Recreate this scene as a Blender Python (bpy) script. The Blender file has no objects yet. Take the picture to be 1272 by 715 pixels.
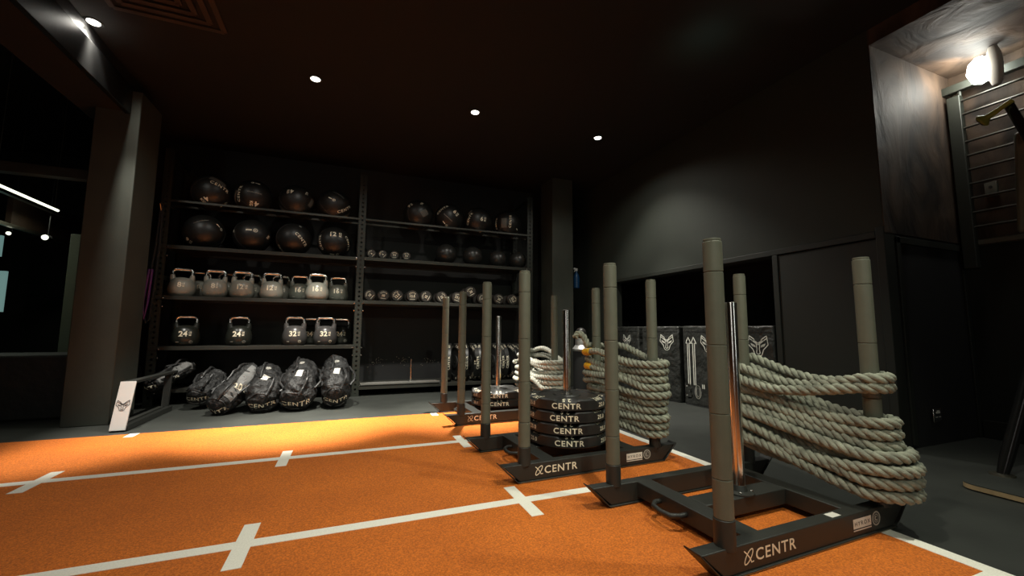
import bpy, bmesh, math, random
from math import sin, cos, pi, radians as R, sqrt
from mathutils import Vector, Matrix, noise
from mathutils.bvhtree import BVHTree

random.seed(7)
S = bpy.context.scene
COL = S.collection

# ------------------------------------------------------------------ camera
F, YAW, PIT, ROLL, CAMH = 511.945, 0.379085, 0.10118, 0.006374, 0.72
fw = Vector((sin(YAW) * cos(PIT), cos(YAW) * cos(PIT), sin(PIT)))
r0 = Vector((cos(YAW), -sin(YAW), 0)); u0 = r0.cross(fw)
rt = r0 * cos(ROLL) + u0 * sin(ROLL); up = -r0 * sin(ROLL) + u0 * cos(ROLL)
CAM = Vector((0, 0, CAMH))
cd = bpy.data.cameras.new('camera'); cam = bpy.data.objects.new('camera', cd); COL.objects.link(cam)
cd.sensor_fit = 'HORIZONTAL'; cd.sensor_width = 36; cd.lens = F / 1272 * 36; cd.clip_start = 0.02; cd.clip_end = 60
m = Matrix((rt, up, -fw)).transposed().to_4x4(); m.translation = CAM
cam.matrix_world = m
S.camera = cam

# ------------------------------------------------------------------ world, exposure
S.view_settings.view_transform = 'Standard'; S.view_settings.look = 'None'
S.view_settings.gamma = 1; S.view_settings.use_curve_mapping = False
S.view_settings.exposure = 0.0
w = bpy.data.worlds.new('world'); S.world = w; w.use_nodes = True
w.node_tree.nodes['Background'].inputs[0].default_value = (0.75, 0.85, 0.8, 1)
w.node_tree.nodes['Background'].inputs[1].default_value = 0.002

def spot(name, loc, target, energy, size, blend, color=(1, .96, .86), rad=.035):
    l = bpy.data.lights.new(name, 'SPOT'); l.energy = energy; l.spot_size = R(size); l.spot_blend = blend
    l.color = color; l.shadow_soft_size = rad
    o = bpy.data.objects.new(name, l); COL.objects.link(o); o.location = loc
    d = Vector(target) - Vector(loc); o.rotation_euler = d.to_track_quat('-Z', 'Y').to_euler()
    return o
def point(name, loc, energy, rad, color):
    l = bpy.data.lights.new(name, 'POINT'); l.energy = energy; l.color = color; l.shadow_soft_size = rad
    o = bpy.data.objects.new(name, l); COL.objects.link(o); o.location = loc
    return o
CEIL = 2.75
DL = [(-1.66, 3.42), (-.325, 3.55), (1.03, 3.55), (2.38, 3.55)]
DLE = [300, 640, 480, 0]
for (x, y), e in zip(DL, DLE):
    if e:
        spot('downlight_beam', (x, y, CEIL - .03), (x, y + .62, 0), e * .55, 62, .6)
        spot('downlight_core', (x, y, CEIL - .03), (x, y - .02, 0), e * 1.7, 37, 1.0, (1, .95, .84))
    spot('downlight_spill', (x, y, CEIL - .03), (x, y, 0), 21, 150, .5)
spot('downlight_beam', (2.38, 3.55, CEIL - .03), (2.95, 3.35, 0), 105, 95, .7)
spot('downlight_core', (2.38, 3.55, CEIL - .03), (2.85, 3.35, 0), 230, 52, .8)
# the next rows of downlights, over and behind the camera
spot('front_downlight_beam', (.9, .9, CEIL - .03), (1.0, 1.3, 0), 115, 100, 1.0, (1, .95, .80))
spot('front_downlight_beam', (2.2, .4, CEIL - .03), (1.7, 1.4, 0), 100, 80, 1.0, (.95, 1, .82))
spot('front_downlight_beam', (-.6, .4, CEIL - .03), (-.4, 1.6, 0), 56, 110, 1.0, (1, .93, .8))
spot('front_downlight_beam', (.3, -1.4, CEIL - .03), (1.2, 2.6, .4), 150, 60, 1.0, (.92, 1, .80))
spot('teal_ceiling_spot', (2.25, 2.0, 2.45), (2.3, 2.05, 2.75), .7, 150, 1, (.55, 1, .85))

def area(name, loc, target, energy, sx, sy, color):
    l = bpy.data.lights.new(name, 'AREA'); l.shape = 'RECTANGLE'; l.size = sx; l.size_y = sy; l.energy = energy; l.color = color
    o = bpy.data.objects.new(name, l); COL.objects.link(o); o.location = loc
    o.rotation_euler = (Vector(target) - Vector(loc)).to_track_quat('-Z', 'Y').to_euler()
    return o
# two unseen area lights added behind the camera, for fill and streaks on the steel
area('added_fill_left', (-2.6, -2.6, 1.2), (1.0, 2.0, 1.0), 9, .5, 2.0, (1, .97, .9))
area('added_fill_right', (2.2, -2.8, 1.4), (1.2, 2.0, 1.0), 7, .25, 2.2, (.95, 1, .92))

# ------------------------------------------------------------------ rays from the camera to real planes (placement)
def ray(x, y): return fw * F + rt * (x - 636) - up * (y - 357.5)
def onZ(x, y, z=0): d = ray(x, y); return CAM + d * ((z - CAMH) / d.z)
def onY(x, y, Y): d = ray(x, y); return CAM + d * (Y / d.y)
def onX(x, y, X): d = ray(x, y); return CAM + d * (X / d.x)

# ------------------------------------------------------------------ materials
def mat(name, col, rough=.6, metal=0, bump=0, bscale=60, var=0, vscale=8, coat=0, emit=None, estr=0, spec=.5, bdist=.002, aniso=0):
    M = bpy.data.materials.new(name); M.use_nodes = True
    nt = M.node_tree; b = nt.nodes['Principled BSDF']
    b.inputs['Base Color'].default_value = (*col, 1); b.inputs['Roughness'].default_value = rough
    b.inputs['Metallic'].default_value = metal; b.inputs['Coat Weight'].default_value = coat
    b.inputs['Specular IOR Level'].default_value = spec
    tc = nt.nodes.new('ShaderNodeTexCoord')
    if var:
        n = nt.nodes.new('ShaderNodeTexNoise'); n.inputs['Scale'].default_value = vscale; n.inputs['Detail'].default_value = 6
        nt.links.new(tc.outputs['Object'], n.inputs['Vector'])
        rp = nt.nodes.new('ShaderNodeValToRGB')
        rp.color_ramp.elements[0].position = .3; rp.color_ramp.elements[1].position = .7
        rp.color_ramp.elements[0].color = tuple(c * (1 - var) for c in col) + (1,)
        rp.color_ramp.elements[1].color = tuple(min(1, c * (1 + var)) for c in col) + (1,)
        nt.links.new(n.outputs['Fac'], rp.inputs['Fac']); nt.links.new(rp.outputs['Color'], b.inputs['Base Color'])
    if bump:
        n = nt.nodes.new('ShaderNodeTexNoise'); n.inputs['Scale'].default_value = bscale; n.inputs['Detail'].default_value = 5
        nt.links.new(tc.outputs['Object'], n.inputs['Vector'])
        bp = nt.nodes.new('ShaderNodeBump'); bp.inputs['Strength'].default_value = bump; bp.inputs['Distance'].default_value = bdist
        nt.links.new(n.outputs['Fac'], bp.inputs['Height']); nt.links.new(bp.outputs['Normal'], b.inputs['Normal'])
    if emit:
        b.inputs['Emission Color'].default_value = (*emit, 1); b.inputs['Emission Strength'].default_value = estr
    return M
M = {}
M['wall'] = mat('dark_green_paint', (.016, .020, .014), .75, bump=.25, bscale=30, var=.12, vscale=3)
M['wallpanel'] = mat('dark_panel_paint', (.012, .014, .010), .6, bump=.15, bscale=40, var=.1)
M['black'] = mat('matt_black_paint', (.006, .006, .006), .8, bump=.1, bscale=40)
M['ceil'] = mat('black_ceiling_paint', (.007, .0065, .005), .8, bump=.2, bscale=20)
M['column'] = mat('column_paint', (.036, .040, .030), .75, bump=.35, bscale=45, var=.12, vscale=5)
M['brown'] = mat('bare_brown_concrete', (.060, .037, .022), .85, bump=.8, bscale=5, var=.6, vscale=2.5, bdist=.02, spec=.25)
def plaster():
    T = bpy.data.materials.new('streaked_brown_plaster'); T.use_nodes = True; nt = T.node_tree; b = nt.nodes['Principled BSDF']
    tc = nt.nodes.new('ShaderNodeTexCoord'); mp = nt.nodes.new('ShaderNodeMapping'); mp.inputs['Scale'].default_value = (3.2, 3.2, 1.5)
    n = nt.nodes.new('ShaderNodeTexNoise'); n.inputs['Scale'].default_value = 1.3; n.inputs['Detail'].default_value = 8; n.inputs['Distortion'].default_value = .8
    r = nt.nodes.new('ShaderNodeValToRGB'); r.color_ramp.elements[0].position = .36; r.color_ramp.elements[1].position = .64
    r.color_ramp.elements[0].color = (.012, .008, .006, 1); r.color_ramp.elements[1].color = (.070, .044, .028, 1)
    nt.links.new(tc.outputs['Object'], mp.inputs['Vector']); nt.links.new(mp.outputs['Vector'], n.inputs['Vector'])
    nt.links.new(n.outputs['Fac'], r.inputs['Fac']); nt.links.new(r.outputs['Color'], b.inputs['Base Color'])
    b.inputs['Roughness'].default_value = .7; b.inputs['Specular IOR Level'].default_value = .3
    bp = nt.nodes.new('ShaderNodeBump'); bp.inputs['Strength'].default_value = .7; bp.inputs['Distance'].default_value = .03
    nt.links.new(n.outputs['Fac'], bp.inputs['Height']); nt.links.new(bp.outputs['Normal'], b.inputs['Normal'])
    return T
M['brown'] = plaster()
M['rubber'] = mat('rubber_floor', (.023, .0255, .0215), .65, bump=.3, bscale=120, var=.22, vscale=5)
M['white'] = mat('white_line_turf', (.92, .90, .80), .9, bump=.6, bscale=300, var=.08, vscale=200)
M['frame'] = mat('black_powder_coat', (.020, .021, .018), .5, bump=.12, bscale=200)
M['gloss'] = mat('gloss_black', (.008, .008, .008), .22)
M['sleeve'] = mat('grey_green_sleeve', (.113, .116, .086), .5, bump=.15, bscale=250, var=.06, vscale=20)
M['chrome'] = mat('polished_steel', (.78, .76, .72), .17, 1)
M['steelw'] = mat('worn_steel', (.30, .28, .22), .38, 1, bump=.2, bscale=90)
M['print'] = mat('cream_print', (.85, .78, .60), .5)
M['printgrey'] = mat('grey_print', (.38, .37, .33), .6)
M['whitep'] = mat('white_label', (.70, .67, .60), .55)
M['dark'] = mat('dark_print', (.03, .03, .03), .6)
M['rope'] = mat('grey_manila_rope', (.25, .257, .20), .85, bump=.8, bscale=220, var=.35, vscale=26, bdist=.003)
M['ropelit'] = mat('lit_rope', (.42, .42, .36), .85, bump=.8, bscale=220, var=.18, vscale=26, bdist=.003)  # rope in a lighter colour, standing in for the strong downlight on it
M['yellow'] = mat('yellow_tape', (.75, .42, .02), .5)
M['plate'] = mat('black_bumper_rubber', (.016, .016, .015), .42, bump=.12, bscale=150)
M['rack'] = mat('dark_rack_steel', (.022, .025, .019), .5, .1, bump=.1, bscale=100)
M['shelf'] = mat('shelf_edge_steel', (.050, .050, .042), .42, .5)
M['kbl'] = mat('light_grey_kettlebell_paint', (.30, .30, .255), .26, bump=.2, bscale=80)
M['kbm'] = mat('mid_grey_kettlebell_paint', (.13, .14, .115), .28, bump=.2, bscale=80)
M['kbd'] = mat('charcoal_kettlebell_paint', (.018, .02, .016), .3, bump=.2, bscale=80)
M['kbv'] = mat('dark_grey_kettlebell_paint', (.06, .057, .055), .28, bump=.2, bscale=80)
M['ballm'] = mat('black_ball_leather', (.012, .012, .011), .42, bump=.2, bscale=120)
M['ballg'] = mat('grey_ball_panel', (.11, .105, .09), .55, bump=.2, bscale=120)
M['slam'] = mat('slam_ball_rubber', (.022, .021, .019), .33, bump=.4, bscale=160)
M['db'] = mat('dumbbell_rubber', (.035, .030, .026), .45)
M['bag'] = mat('black_nylon', (.015, .015, .015), .6, bump=.8, bscale=16, bdist=.05, spec=.4)
M['strap'] = mat('grey_strap', (.15, .15, .145), .6, bump=.3, bscale=200)
M['strapd'] = mat('shiny_black_strap', (.022, .022, .022), .4)
M['rungm'] = mat('dark_rung_steel', (.06, .058, .05), .35, .7)
M['trayp'] = mat('pale_grey_tray', (.16, .155, .14), .5)
M['vinyl'] = mat('black_vinyl', (.032, .033, .030), .36, bump=1.0, bscale=7, bdist=.05)
M['signw'] = mat('white_panel', (.55, .54, .52), .5)
M['wood'] = mat('birch_edge', (.42, .30, .16), .6, var=.15, vscale=30)
M['olive'] = mat('olive_yellow_plastic', (.28, .30, .05), .45)
M['red'] = mat('red_panel', (.35, .03, .015), .45)
M['blue'] = mat('blue_bottle', (.01, .06, .16), .35)
M['silver'] = mat('silver_tape', (.55, .55, .53), .35, .6, bump=.7, bscale=30, bdist=.01)
M['brownbeam'] = mat('brown_beam', (.05, .03, .018), .6, var=.3, vscale=6)
M['pale'] = mat('pale_green_frame', (.16, .20, .14), .6)
M['purple'] = mat('purple_band', (.10, .02, .12), .5)
M['ledge'] = mat('pale_ledge', (.16, .16, .13), .6, bump=.3)
M['bulb'] = mat('lamp_glow', (1, 1, 1), .5, emit=(1, .95, .85), estr=14)
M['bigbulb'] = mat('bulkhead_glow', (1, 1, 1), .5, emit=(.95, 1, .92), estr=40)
M['tube'] = mat('tube_glow', (1, 1, 1), .5, emit=(.95, 1, .80), estr=1.6)
M['window'] = mat('daylit_glass', (.2, .3, .3), .2, emit=(.35, .62, .58), estr=.32)

def turf_mat():
    T = bpy.data.materials.new('orange_turf'); T.use_nodes = True; nt = T.node_tree; b = nt.nodes['Principled BSDF']
    tc = nt.nodes.new('ShaderNodeTexCoord')
    n = nt.nodes.new('ShaderNodeTexNoise'); n.inputs['Scale'].default_value = 170; n.inputs['Detail'].default_value = 3; n.inputs['Roughness'].default_value = .7
    n2 = nt.nodes.new('ShaderNodeTexNoise'); n2.inputs['Scale'].default_value = 2.2; n2.inputs['Detail'].default_value = 4
    for k in (n, n2): nt.links.new(tc.outputs['Object'], k.inputs['Vector'])
    r = nt.nodes.new('ShaderNodeValToRGB'); r.color_ramp.elements[0].position = .34; r.color_ramp.elements[1].position = .66
    r.color_ramp.elements[0].color = (.50, .105, .006, 1); r.color_ramp.elements[1].color = (.95, .255, .020, 1)
    nt.links.new(n.outputs['Fac'], r.inputs['Fac'])
    mx = nt.nodes.new('ShaderNodeMix'); mx.data_type = 'RGBA'; mx.blend_type = 'MULTIPLY'; mx.inputs[0].default_value = .5
    r2 = nt.nodes.new('ShaderNodeValToRGB'); r2.color_ramp.elements[0].position = .35; r2.color_ramp.elements[1].position = .65
    r2.color_ramp.elements[0].color = (.72, .66, .6, 1); r2.color_ramp.elements[1].color = (1, 1, 1, 1)
    nt.links.new(n2.outputs['Fac'], r2.inputs['Fac'])
    nt.links.new(r.outputs['Color'], mx.inputs[6]); nt.links.new(r2.outputs['Color'], mx.inputs[7])
    nt.links.new(mx.outputs[2], b.inputs['Base Color'])
    b.inputs['Roughness'].default_value = .75; b.inputs['Specular IOR Level'].default_value = .4; b.inputs['Sheen Weight'].default_value = .05; b.inputs['Sheen Roughness'].default_value = .5; b.inputs['Sheen Tint'].default_value = (1, .85, .6, 1)
    bp = nt.nodes.new('ShaderNodeBump'); bp.inputs['Strength'].default_value = .9; bp.inputs['Distance'].default_value = .006
    nt.links.new(n.outputs['Fac'], bp.inputs['Height']); nt.links.new(bp.outputs['Normal'], b.inputs['Normal'])
    return T
M['turf'] = turf_mat()

# ------------------------------------------------------------------ mesh helpers
class MB:
    def __init__(s): s.v = []; s.f = []; s.mi = []; s.cur = 0
    def add(s, vs, fs):
        o = len(s.v); s.v += [Vector(p) for p in vs]
        for f in fs: s.f.append([o + i for i in f]); s.mi.append(s.cur)
        return s
    def hexa(s, p):      # 8 corners: bottom ring 4, top ring 4
        return s.add(p, [(3, 2, 1, 0), (4, 5, 6, 7), (0, 1, 5, 4), (1, 2, 6, 5), (2, 3, 7, 6), (3, 0, 4, 7)])
    def box(s, x0, x1, y0, y1, z0, z1):
        return s.hexa([(x0, y0, z0), (x1, y0, z0), (x1, y1, z0), (x0, y1, z0), (x0, y0, z1), (x1, y0, z1), (x1, y1, z1), (x0, y1, z1)])
    def bar(s, a, b, wd, ht, upv=(0, 0, 1)):
        a, b = Vector(a), Vector(b); d = (b - a).normalized(); sd = d.cross(Vector(upv)).normalized(); u = sd.cross(d)
        q = []
        for z in (-1, 1):
            for p, k in ((a, -1), (b, -1), (b, 1), (a, 1)): q.append(p + sd * (k * wd / 2) * -1 + u * (z * ht / 2))
        return s.hexa(q)
    def tube(s, path, r, n=10, caps=True, closed=False):
        path = [Vector(p) for p in path]; N = len(path)
        rr = r if isinstance(r, (list, tuple)) else [r] * N
        vs = []; prev = None
        for i, p in enumerate(path):
            a = path[i - 1] if (i > 0 or closed) else p; b = path[(i + 1) % N] if (i < N - 1 or closed) else p
            t = (b - a).normalized()
            if prev is None:
                ax = Vector((0, 0, 1)) if abs(t.z) < .9 else Vector((1, 0, 0)); u = t.cross(ax).normalized()
            else:
                u = (prev - t * prev.dot(t)).normalized()
            prev = u; v = t.cross(u)
            for k in range(n):
                a_ = 2 * pi * k / n; vs.append(p + (u * cos(a_) + v * sin(a_)) * rr[i])
        fs = []
        for i in range(N if closed else N - 1):
            j = (i + 1) % N
            for k in range(n):
                l = (k + 1) % n; fs.append((i * n + k, i * n + l, j * n + l, j * n + k))
        if caps and not closed: fs += [tuple(range(n))[::-1], tuple((N - 1) * n + k for k in range(n))]
        return s.add(vs, fs)
    def lathe(s, prof, n=32, c=(0, 0, 0), axis='Z'):
        c = Vector(c); vs = []; fs = []
        for (r, z) in prof:
            for k in range(n):
                a = 2 * pi * k / n
                if axis == 'Z': vs.append(c + Vector((r * cos(a), r * sin(a), z)))
                elif axis == 'Y': vs.append(c + Vector((r * cos(a), z, r * sin(a))))
                else: vs.append(c + Vector((z, r * cos(a), r * sin(a))))
        for i in range(len(prof) - 1):
            for k in range(n):
                l = (k + 1) % n; fs.append((i * n + k, i * n + l, (i + 1) * n + l, (i + 1) * n + k))
        fs += [tuple(range(n))[::-1], tuple((len(prof) - 1) * n + k for k in range(n))]
        return s.add(vs, fs)
    def mesh(s, name, mats, smooth=True, ang=35):
        me = bpy.data.meshes.new(name)
        me.from_pydata([tuple(v) for v in s.v], [], s.f); me.update()
        for m_ in (mats if isinstance(mats, (list, tuple)) else [mats]): me.materials.append(m_)
        me.polygons.foreach_set('material_index', s.mi)
        bm = bmesh.new(); bm.from_mesh(me); bmesh.ops.recalc_face_normals(bm, faces=bm.faces); bm.to_mesh(me); bm.free()
        if smooth:
            me.polygons.foreach_set('use_smooth', [True] * len(me.polygons)); me.set_sharp_from_angle(angle=R(ang))
        return me
def obj(name, mb, mats, parent=None, bevel=0, smooth=True, ang=35, label=None):
    me = mb if isinstance(mb, bpy.types.Mesh) else mb.mesh(name, mats, smooth, ang)
    o = bpy.data.objects.new(name, me); COL.objects.link(o)
    if parent: o.parent = parent
    if bevel:
        b = o.modifiers.new('bevel', 'BEVEL'); b.width = bevel; b.segments = 2; b.limit_method = 'ANGLE'; b.angle_limit = R(40)
    if label: o['label'] = label
    return o
def thing(name, label, cat, loc=(0, 0, 0), rz=0, group=None):
    o = bpy.data.objects.new(name, None); COL.objects.link(o); o.location = loc; o.rotation_euler = (0, 0, rz)
    o.empty_display_size = .05
    return tag(o, label, cat, group)
def tag(o, label, cat, group=None):
    o['label'] = label; o['category'] = cat
    if group: o['group'] = group
    return o
def struct(name, mb, m_, bevel=0, **k):
    o = obj(name, mb, m_, None, bevel, **k); o['kind'] = 'structure'; return o
def copy_thing(src, loc, rz=0, label=None, group=None):
    r = src.copy(); COL.objects.link(r); r.location = loc; r.rotation_euler = (0, 0, rz)
    if label: r['label'] = label
    if group: r['group'] = group
    for ch in list(src.children):
        c = ch.copy(); COL.objects.link(c); c.parent = r
        for g in list(ch.children):
            d = g.copy(); COL.objects.link(d); d.parent = c
    return r

# flat artwork: (verts2d, faces)
_tc = {}
def text2d(s, size, bold=.012, spacing=1.0, cx=True):
    key = (s, bold, spacing)
    if key not in _tc:
        c = bpy.data.curves.new('t', 'FONT'); c.body = s; c.size = 1; c.offset = bold; c.space_character = spacing
        c.align_x = 'CENTER'; c.align_y = 'CENTER'; c.resolution_u = 3
        o = bpy.data.objects.new('t', c); COL.objects.link(o)
        dg = bpy.context.evaluated_depsgraph_get(); me = bpy.data.meshes.new_from_object(o.evaluated_get(dg))
        bm = bmesh.new(); bm.from_mesh(me)      # cut into small cells so that it can bend round curved things
        xs = [v.co.x for v in bm.verts]; ys = [v.co.y for v in bm.verts]
        for ax, lo_, hi_ in ((0, min(xs), max(xs)), (1, min(ys), max(ys))):
            k = lo_ + .14
            while k < hi_:
                co = Vector((k, 0, 0)) if ax == 0 else Vector((0, k, 0)); no = Vector((1, 0, 0)) if ax == 0 else Vector((0, 1, 0))
                bmesh.ops.bisect_plane(bm, geom=bm.verts[:] + bm.edges[:] + bm.faces[:], plane_co=co, plane_no=no); k += .14
        bm.to_mesh(me); bm.free()
        vs = [(v.co.x, v.co.y) for v in me.vertices]; fs = [tuple(p.vertices) for p in me.polygons]
        bpy.data.objects.remove(o); bpy.data.curves.remove(c); bpy.data.meshes.remove(me)
        xs = [v[0] for v in vs]; ys = [v[1] for v in vs]
        ox, oy = (min(xs) + max(xs)) / 2, (min(ys) + max(ys)) / 2
        wx = 1.12 if s.isalpha() and len(s) > 1 else 1.0
        _tc[key] = ([((a - ox) * wx, b - oy) for a, b in vs], fs)
    vs, fs = _tc[key]
    return [(a * size, b * size) for a, b in vs], fs
def ribbon(pts, wd, closed=False):
    vs, fs = [], []; N = len(pts)
    segs = [(i, (i + 1) % N) for i in range(N if closed else N - 1)]
    for i, j in segs:
        a, b = Vector(pts[i]), Vector(pts[j]); d = b - a; L = d.length
        if L < 1e-7: continue
        d /= L; n = Vector((-d.y, d.x)) * wd / 2; e = d * wd / 2; k = len(vs)
        steps = max(1, int(L / .03))
        for q in range(steps + 1):
            p = (a - e) + (b - a + e * 2) * q / steps
            vs += [tuple(p - n), tuple(p + n)]
        for q in range(steps): fs.append((k + 2 * q, k + 2 * q + 2, k + 2 * q + 3, k + 2 * q + 1))
    return vs, fs
def ring2d(r, wd, n=28, a0=0, a1=360):
    pts = [(r * cos(R(a0 + (a1 - a0) * i / n)), r * sin(R(a0 + (a1 - a0) * i / n))) for i in range(n + 1)]
    return ribbon(pts, wd)
def rect2d(wd, ht, nx=4, ny=2):
    vs = [(-wd / 2 + wd * i / nx, -ht / 2 + ht * j / ny) for j in range(ny + 1) for i in range(nx + 1)]
    fs = [(j * (nx + 1) + i, j * (nx + 1) + i + 1, (j + 1) * (nx + 1) + i + 1, (j + 1) * (nx + 1) + i) for j in range(ny) for i in range(nx)]
    return vs, fs
def join2d(*arts):
    V, Fc = [], []
    for (vs, fs), (dx, dy), rot in arts:
        k = len(V); c, s_ = cos(rot), sin(rot)
        V += [(x * c - y * s_ + dx, x * s_ + y * c + dy) for x, y in vs]; Fc += [tuple(i + k for i in f) for f in fs]
    return V, Fc
def arctext(s, size, radius, a_mid, bold=.02, step=None):
    """letters along a circle of given radius, centred on the angle a_mid (degrees), reading clockwise on top"""
    arts = []; st = step or size * .85 / radius
    n = len(s)
    for i, ch in enumerate(s):
        a = R(a_mid) - (i - (n - 1) / 2) * st
        arts.append((text2d(ch, size, bold), (radius * cos(a), radius * sin(a)), a - pi / 2))
    return join2d(*arts)
def flat_art(art, origin, xdir, ydir, off=.0012):
    """artwork laid on a flat face: returns MB"""
    o, x, y = Vector(origin), Vector(xdir).normalized(), Vector(ydir).normalized(); n = x.cross(y)
    vs, fs = art; mb = MB(); mb.add([o + x * a + y * b + n * off for a, b in vs], fs); return mb
def wrap_art(art, bvh, origin, normal, ydir, off=.0015, reach=.5):
    """artwork pressed onto a curved surface along -normal"""
    n = Vector(normal).normalized(); y = Vector(ydir); y = (y - n * y.dot(n)).normalized(); x = y.cross(n); o = Vector(origin)
    vs, fs = art; out = []; ok = []
    for a, b in vs:
        p = o + x * a + y * b + n * reach
        h, hn, _, _ = bvh.ray_cast(p, -n, reach * 2)
        ok.append(h is not None)
        out.append((h + hn * off) if h is not None else p - n * reach)
    mb = MB(); mb.add(out, [f for f in fs if all(ok[i] for i in f)]); return mb
def decal(name, mb, m_, parent, label=None):
    me = bpy.data.meshes.new(name); me.from_pydata([tuple(v) for v in mb.v], [], mb.f); me.update(); me.materials.append(m_)
    return obj(name, me, None, parent, label=label)
def bvh_of(me):
    return BVHTree.FromPolygons([v.co for v in me.vertices], [tuple(p.vertices) for p in me.polygons])

def wolf2d(s):
    """outlined wolf head emblem, s = half height"""
    P = lambda l: [(x * s, y * s) for x, y in l]
    P = lambda l: [(x * s * 1.22, y * s) for x, y in l]
    half = [(0, .28), (-.28, .48), (-.30, .62), (-.75, 1.0), (-.82, .45), (-.86, .15), (-.45, -.35), (-.30, -.85), (-.10, -1.0), (0, -1.0)]
    eye = [(-.62, .22), (-.30, .05), (-.26, -.08), (-.50, .02), (-.62, .22)]
    brow = [(-.70, .70), (-.16, .22), (-.10, -.30), (-.16, -.68), (0, -.78)]
    inner = [(-.52, .52), (-.30, .46), (0, .10)]
    arts = []
    for sg in (1, -1):
        for l in (half, eye, brow, inner):
            arts.append((ribbon([(x * sg, y) for x, y in P(l)], s * .085), (0, 0), 0))
    return join2d(*arts)
def knot2d(s):
    """the looped mark in front of the CENTR word: a tilted loop crossed by a slanting stroke"""
    loop = [(s * 1.05 * cos(t), s * .40 * sin(t)) for t in [i * 2 * pi / 22 for i in range(23)]]
    arc = [(-s * .75, s * .72), (-s * .25, s * .30), (s * .20, -s * .22), (s * .45, -s * .70), (s * .80, -s * .66)]
    return join2d((ribbon(loop, s * .15), (0, 0), .85), (ribbon(arc, s * .15), (0, 0), 0))
def roundel2d(s): return join2d((ring2d(s, s * .22, 20), (0, 0), 0), (ring2d(s * .62, s * .10, 16), (0, 0), 0), (ring2d(s * .28, s * .2, 8, 90, 300), (0, 0), 0))

# ================================================================== SETTING
XL, XR, YB = -9.0, 3.18, 5.45
struct('floor', MB().box(-9.2, 4.6, -3.2, 9.2, -.1, 0), M['rubber'])
# side wall with the storage recess
b = MB()
b.box(XR, XR + .12, 2.28, 4.45, 1.33, 3.6).box(XR, XR + .12, 1.532, 2.28, 1.33, 3.6).box(XR, XR + .12, 4.45, 5.57, 0, 3.6)
struct('wall_right', b, M['wall'])
b = MB().box(XR + .004, XR + .12, 1.56, 2.27, 0, 1.325)
b.box(XR - .006, XR + .1, 1.527, 1.575, 0, 1.40).box(XR - .008, XR + .02, 1.575, 4.45, 1.33, 1.375).box(XR - .006, XR + .1, 2.24, 2.285, 0, 1.33).box(XR - .006, XR + .1, 4.40, 4.45, 0, 1.33)
struct('trim_1', b, M['wallpanel'], bevel=.004)
b = MB().box(XR + 1.0, XR + 1.1, 1.65, 5.5, 0, 1.6).box(XR + .1, XR + 1.1, 1.62, 1.66, 0, 1.4).box(XR + .1, XR + 1.1, 5.45, 5.5, 0, 1.5).box(XR + .1, XR + 1.05, 1.65, 5.5, 1.45, 1.5)
struct('wall_right', b, M['black'])
# face beside the plug socket and the brown wall above it
struct('wall_right', MB().box(XR + .1, 4.20, 1.535, 1.62, 0, 1.36), M['black'])
b = MB().box(XR + .12, XR + .16, 1.522, 1.536, .02, 1.34).box(4.10, 4.148, 1.522, 1.536, 0, 1.35).box(XR + .12, 4.15, 1.522, 1.536, 1.30, 1.345)
struct('trim_2', b, M['wallpanel'], bevel=.003)
struct('wall_right', MB().box(XR + .001, 4.20, 1.525, 1.531, 1.36, 2.8).box(XR + .12, 4.20, 1.531, 1.7, 1.36, 3.6), M['brown'])
struct('wall_right', MB().box(4.15, 4.3, -3.2, 1.525, 0, 1.34), M['wallpanel'])
struct('wall_right', MB().box(4.17, 4.32, -3.2, 1.525, 1.34, 3.6), M['brown'])
struct('trim_3', MB().box(4.10, 4.17, -3.2, 1.522, 1.335, 1.372), M['ledge'], bevel=.004)
struct('baseboard_right', MB().box(4.125, 4.15, -3.2, 1.52, 0, .12), M['wallpanel'], bevel=.004)
struct('wall_back', MB().box(-2.0, XR, YB, YB + .12, 0, 3.2), mat('back_wall_paint', (.010, .0095, .0075), .6, bump=.2, bscale=30))
struct('wall_front', MB().box(-9.2, 4.6, -3.3, -3.2, 0, 3.6), M['black'])
# ceiling: lower over the track, raised over the right-hand corner
struct('ceiling', MB().box(-2.0, XR + .02, -3.2, 5.5, CEIL, CEIL + .1), M['ceil'])
struct('ceiling', MB().box(XR + .003, 4.4, -3.2, 1.524, 2.64, 2.8), M['brown'])
# column at the left and the beam it carries
struct('trim_4', MB().box(-1.885, -1.605, 4.02, 4.4, 0, 2.60), M['column'], bevel=.006)
b = MB().box(-2.02, -1.70, -3.2, 4.45, 2.42, CEIL)
struct('trim_5', b, M['black'], bevel=.006)
struct('trim_6', MB().box(-1.70, -1.665, -3.2, 4.02, 2.40, 2.62), M['gloss'], bevel=.004)
# pillar at the back
struct('trim_7', MB().box(2.46, 2.77, 4.75, 5.1, 0, CEIL), M['column'], bevel=.008)
b = MB()
for k in range(2): b.lathe([(.004, 0), (.006, .003), (.004, .006)], 8, (2.60 + k * .13, 4.742, 1.02), 'Y')
struct('trim_8', b, M['chrome'])
struct('wall_left', MB().box(-1.95, -1.90, 4.4, 5.5, 0, 3), M['black'])

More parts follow.
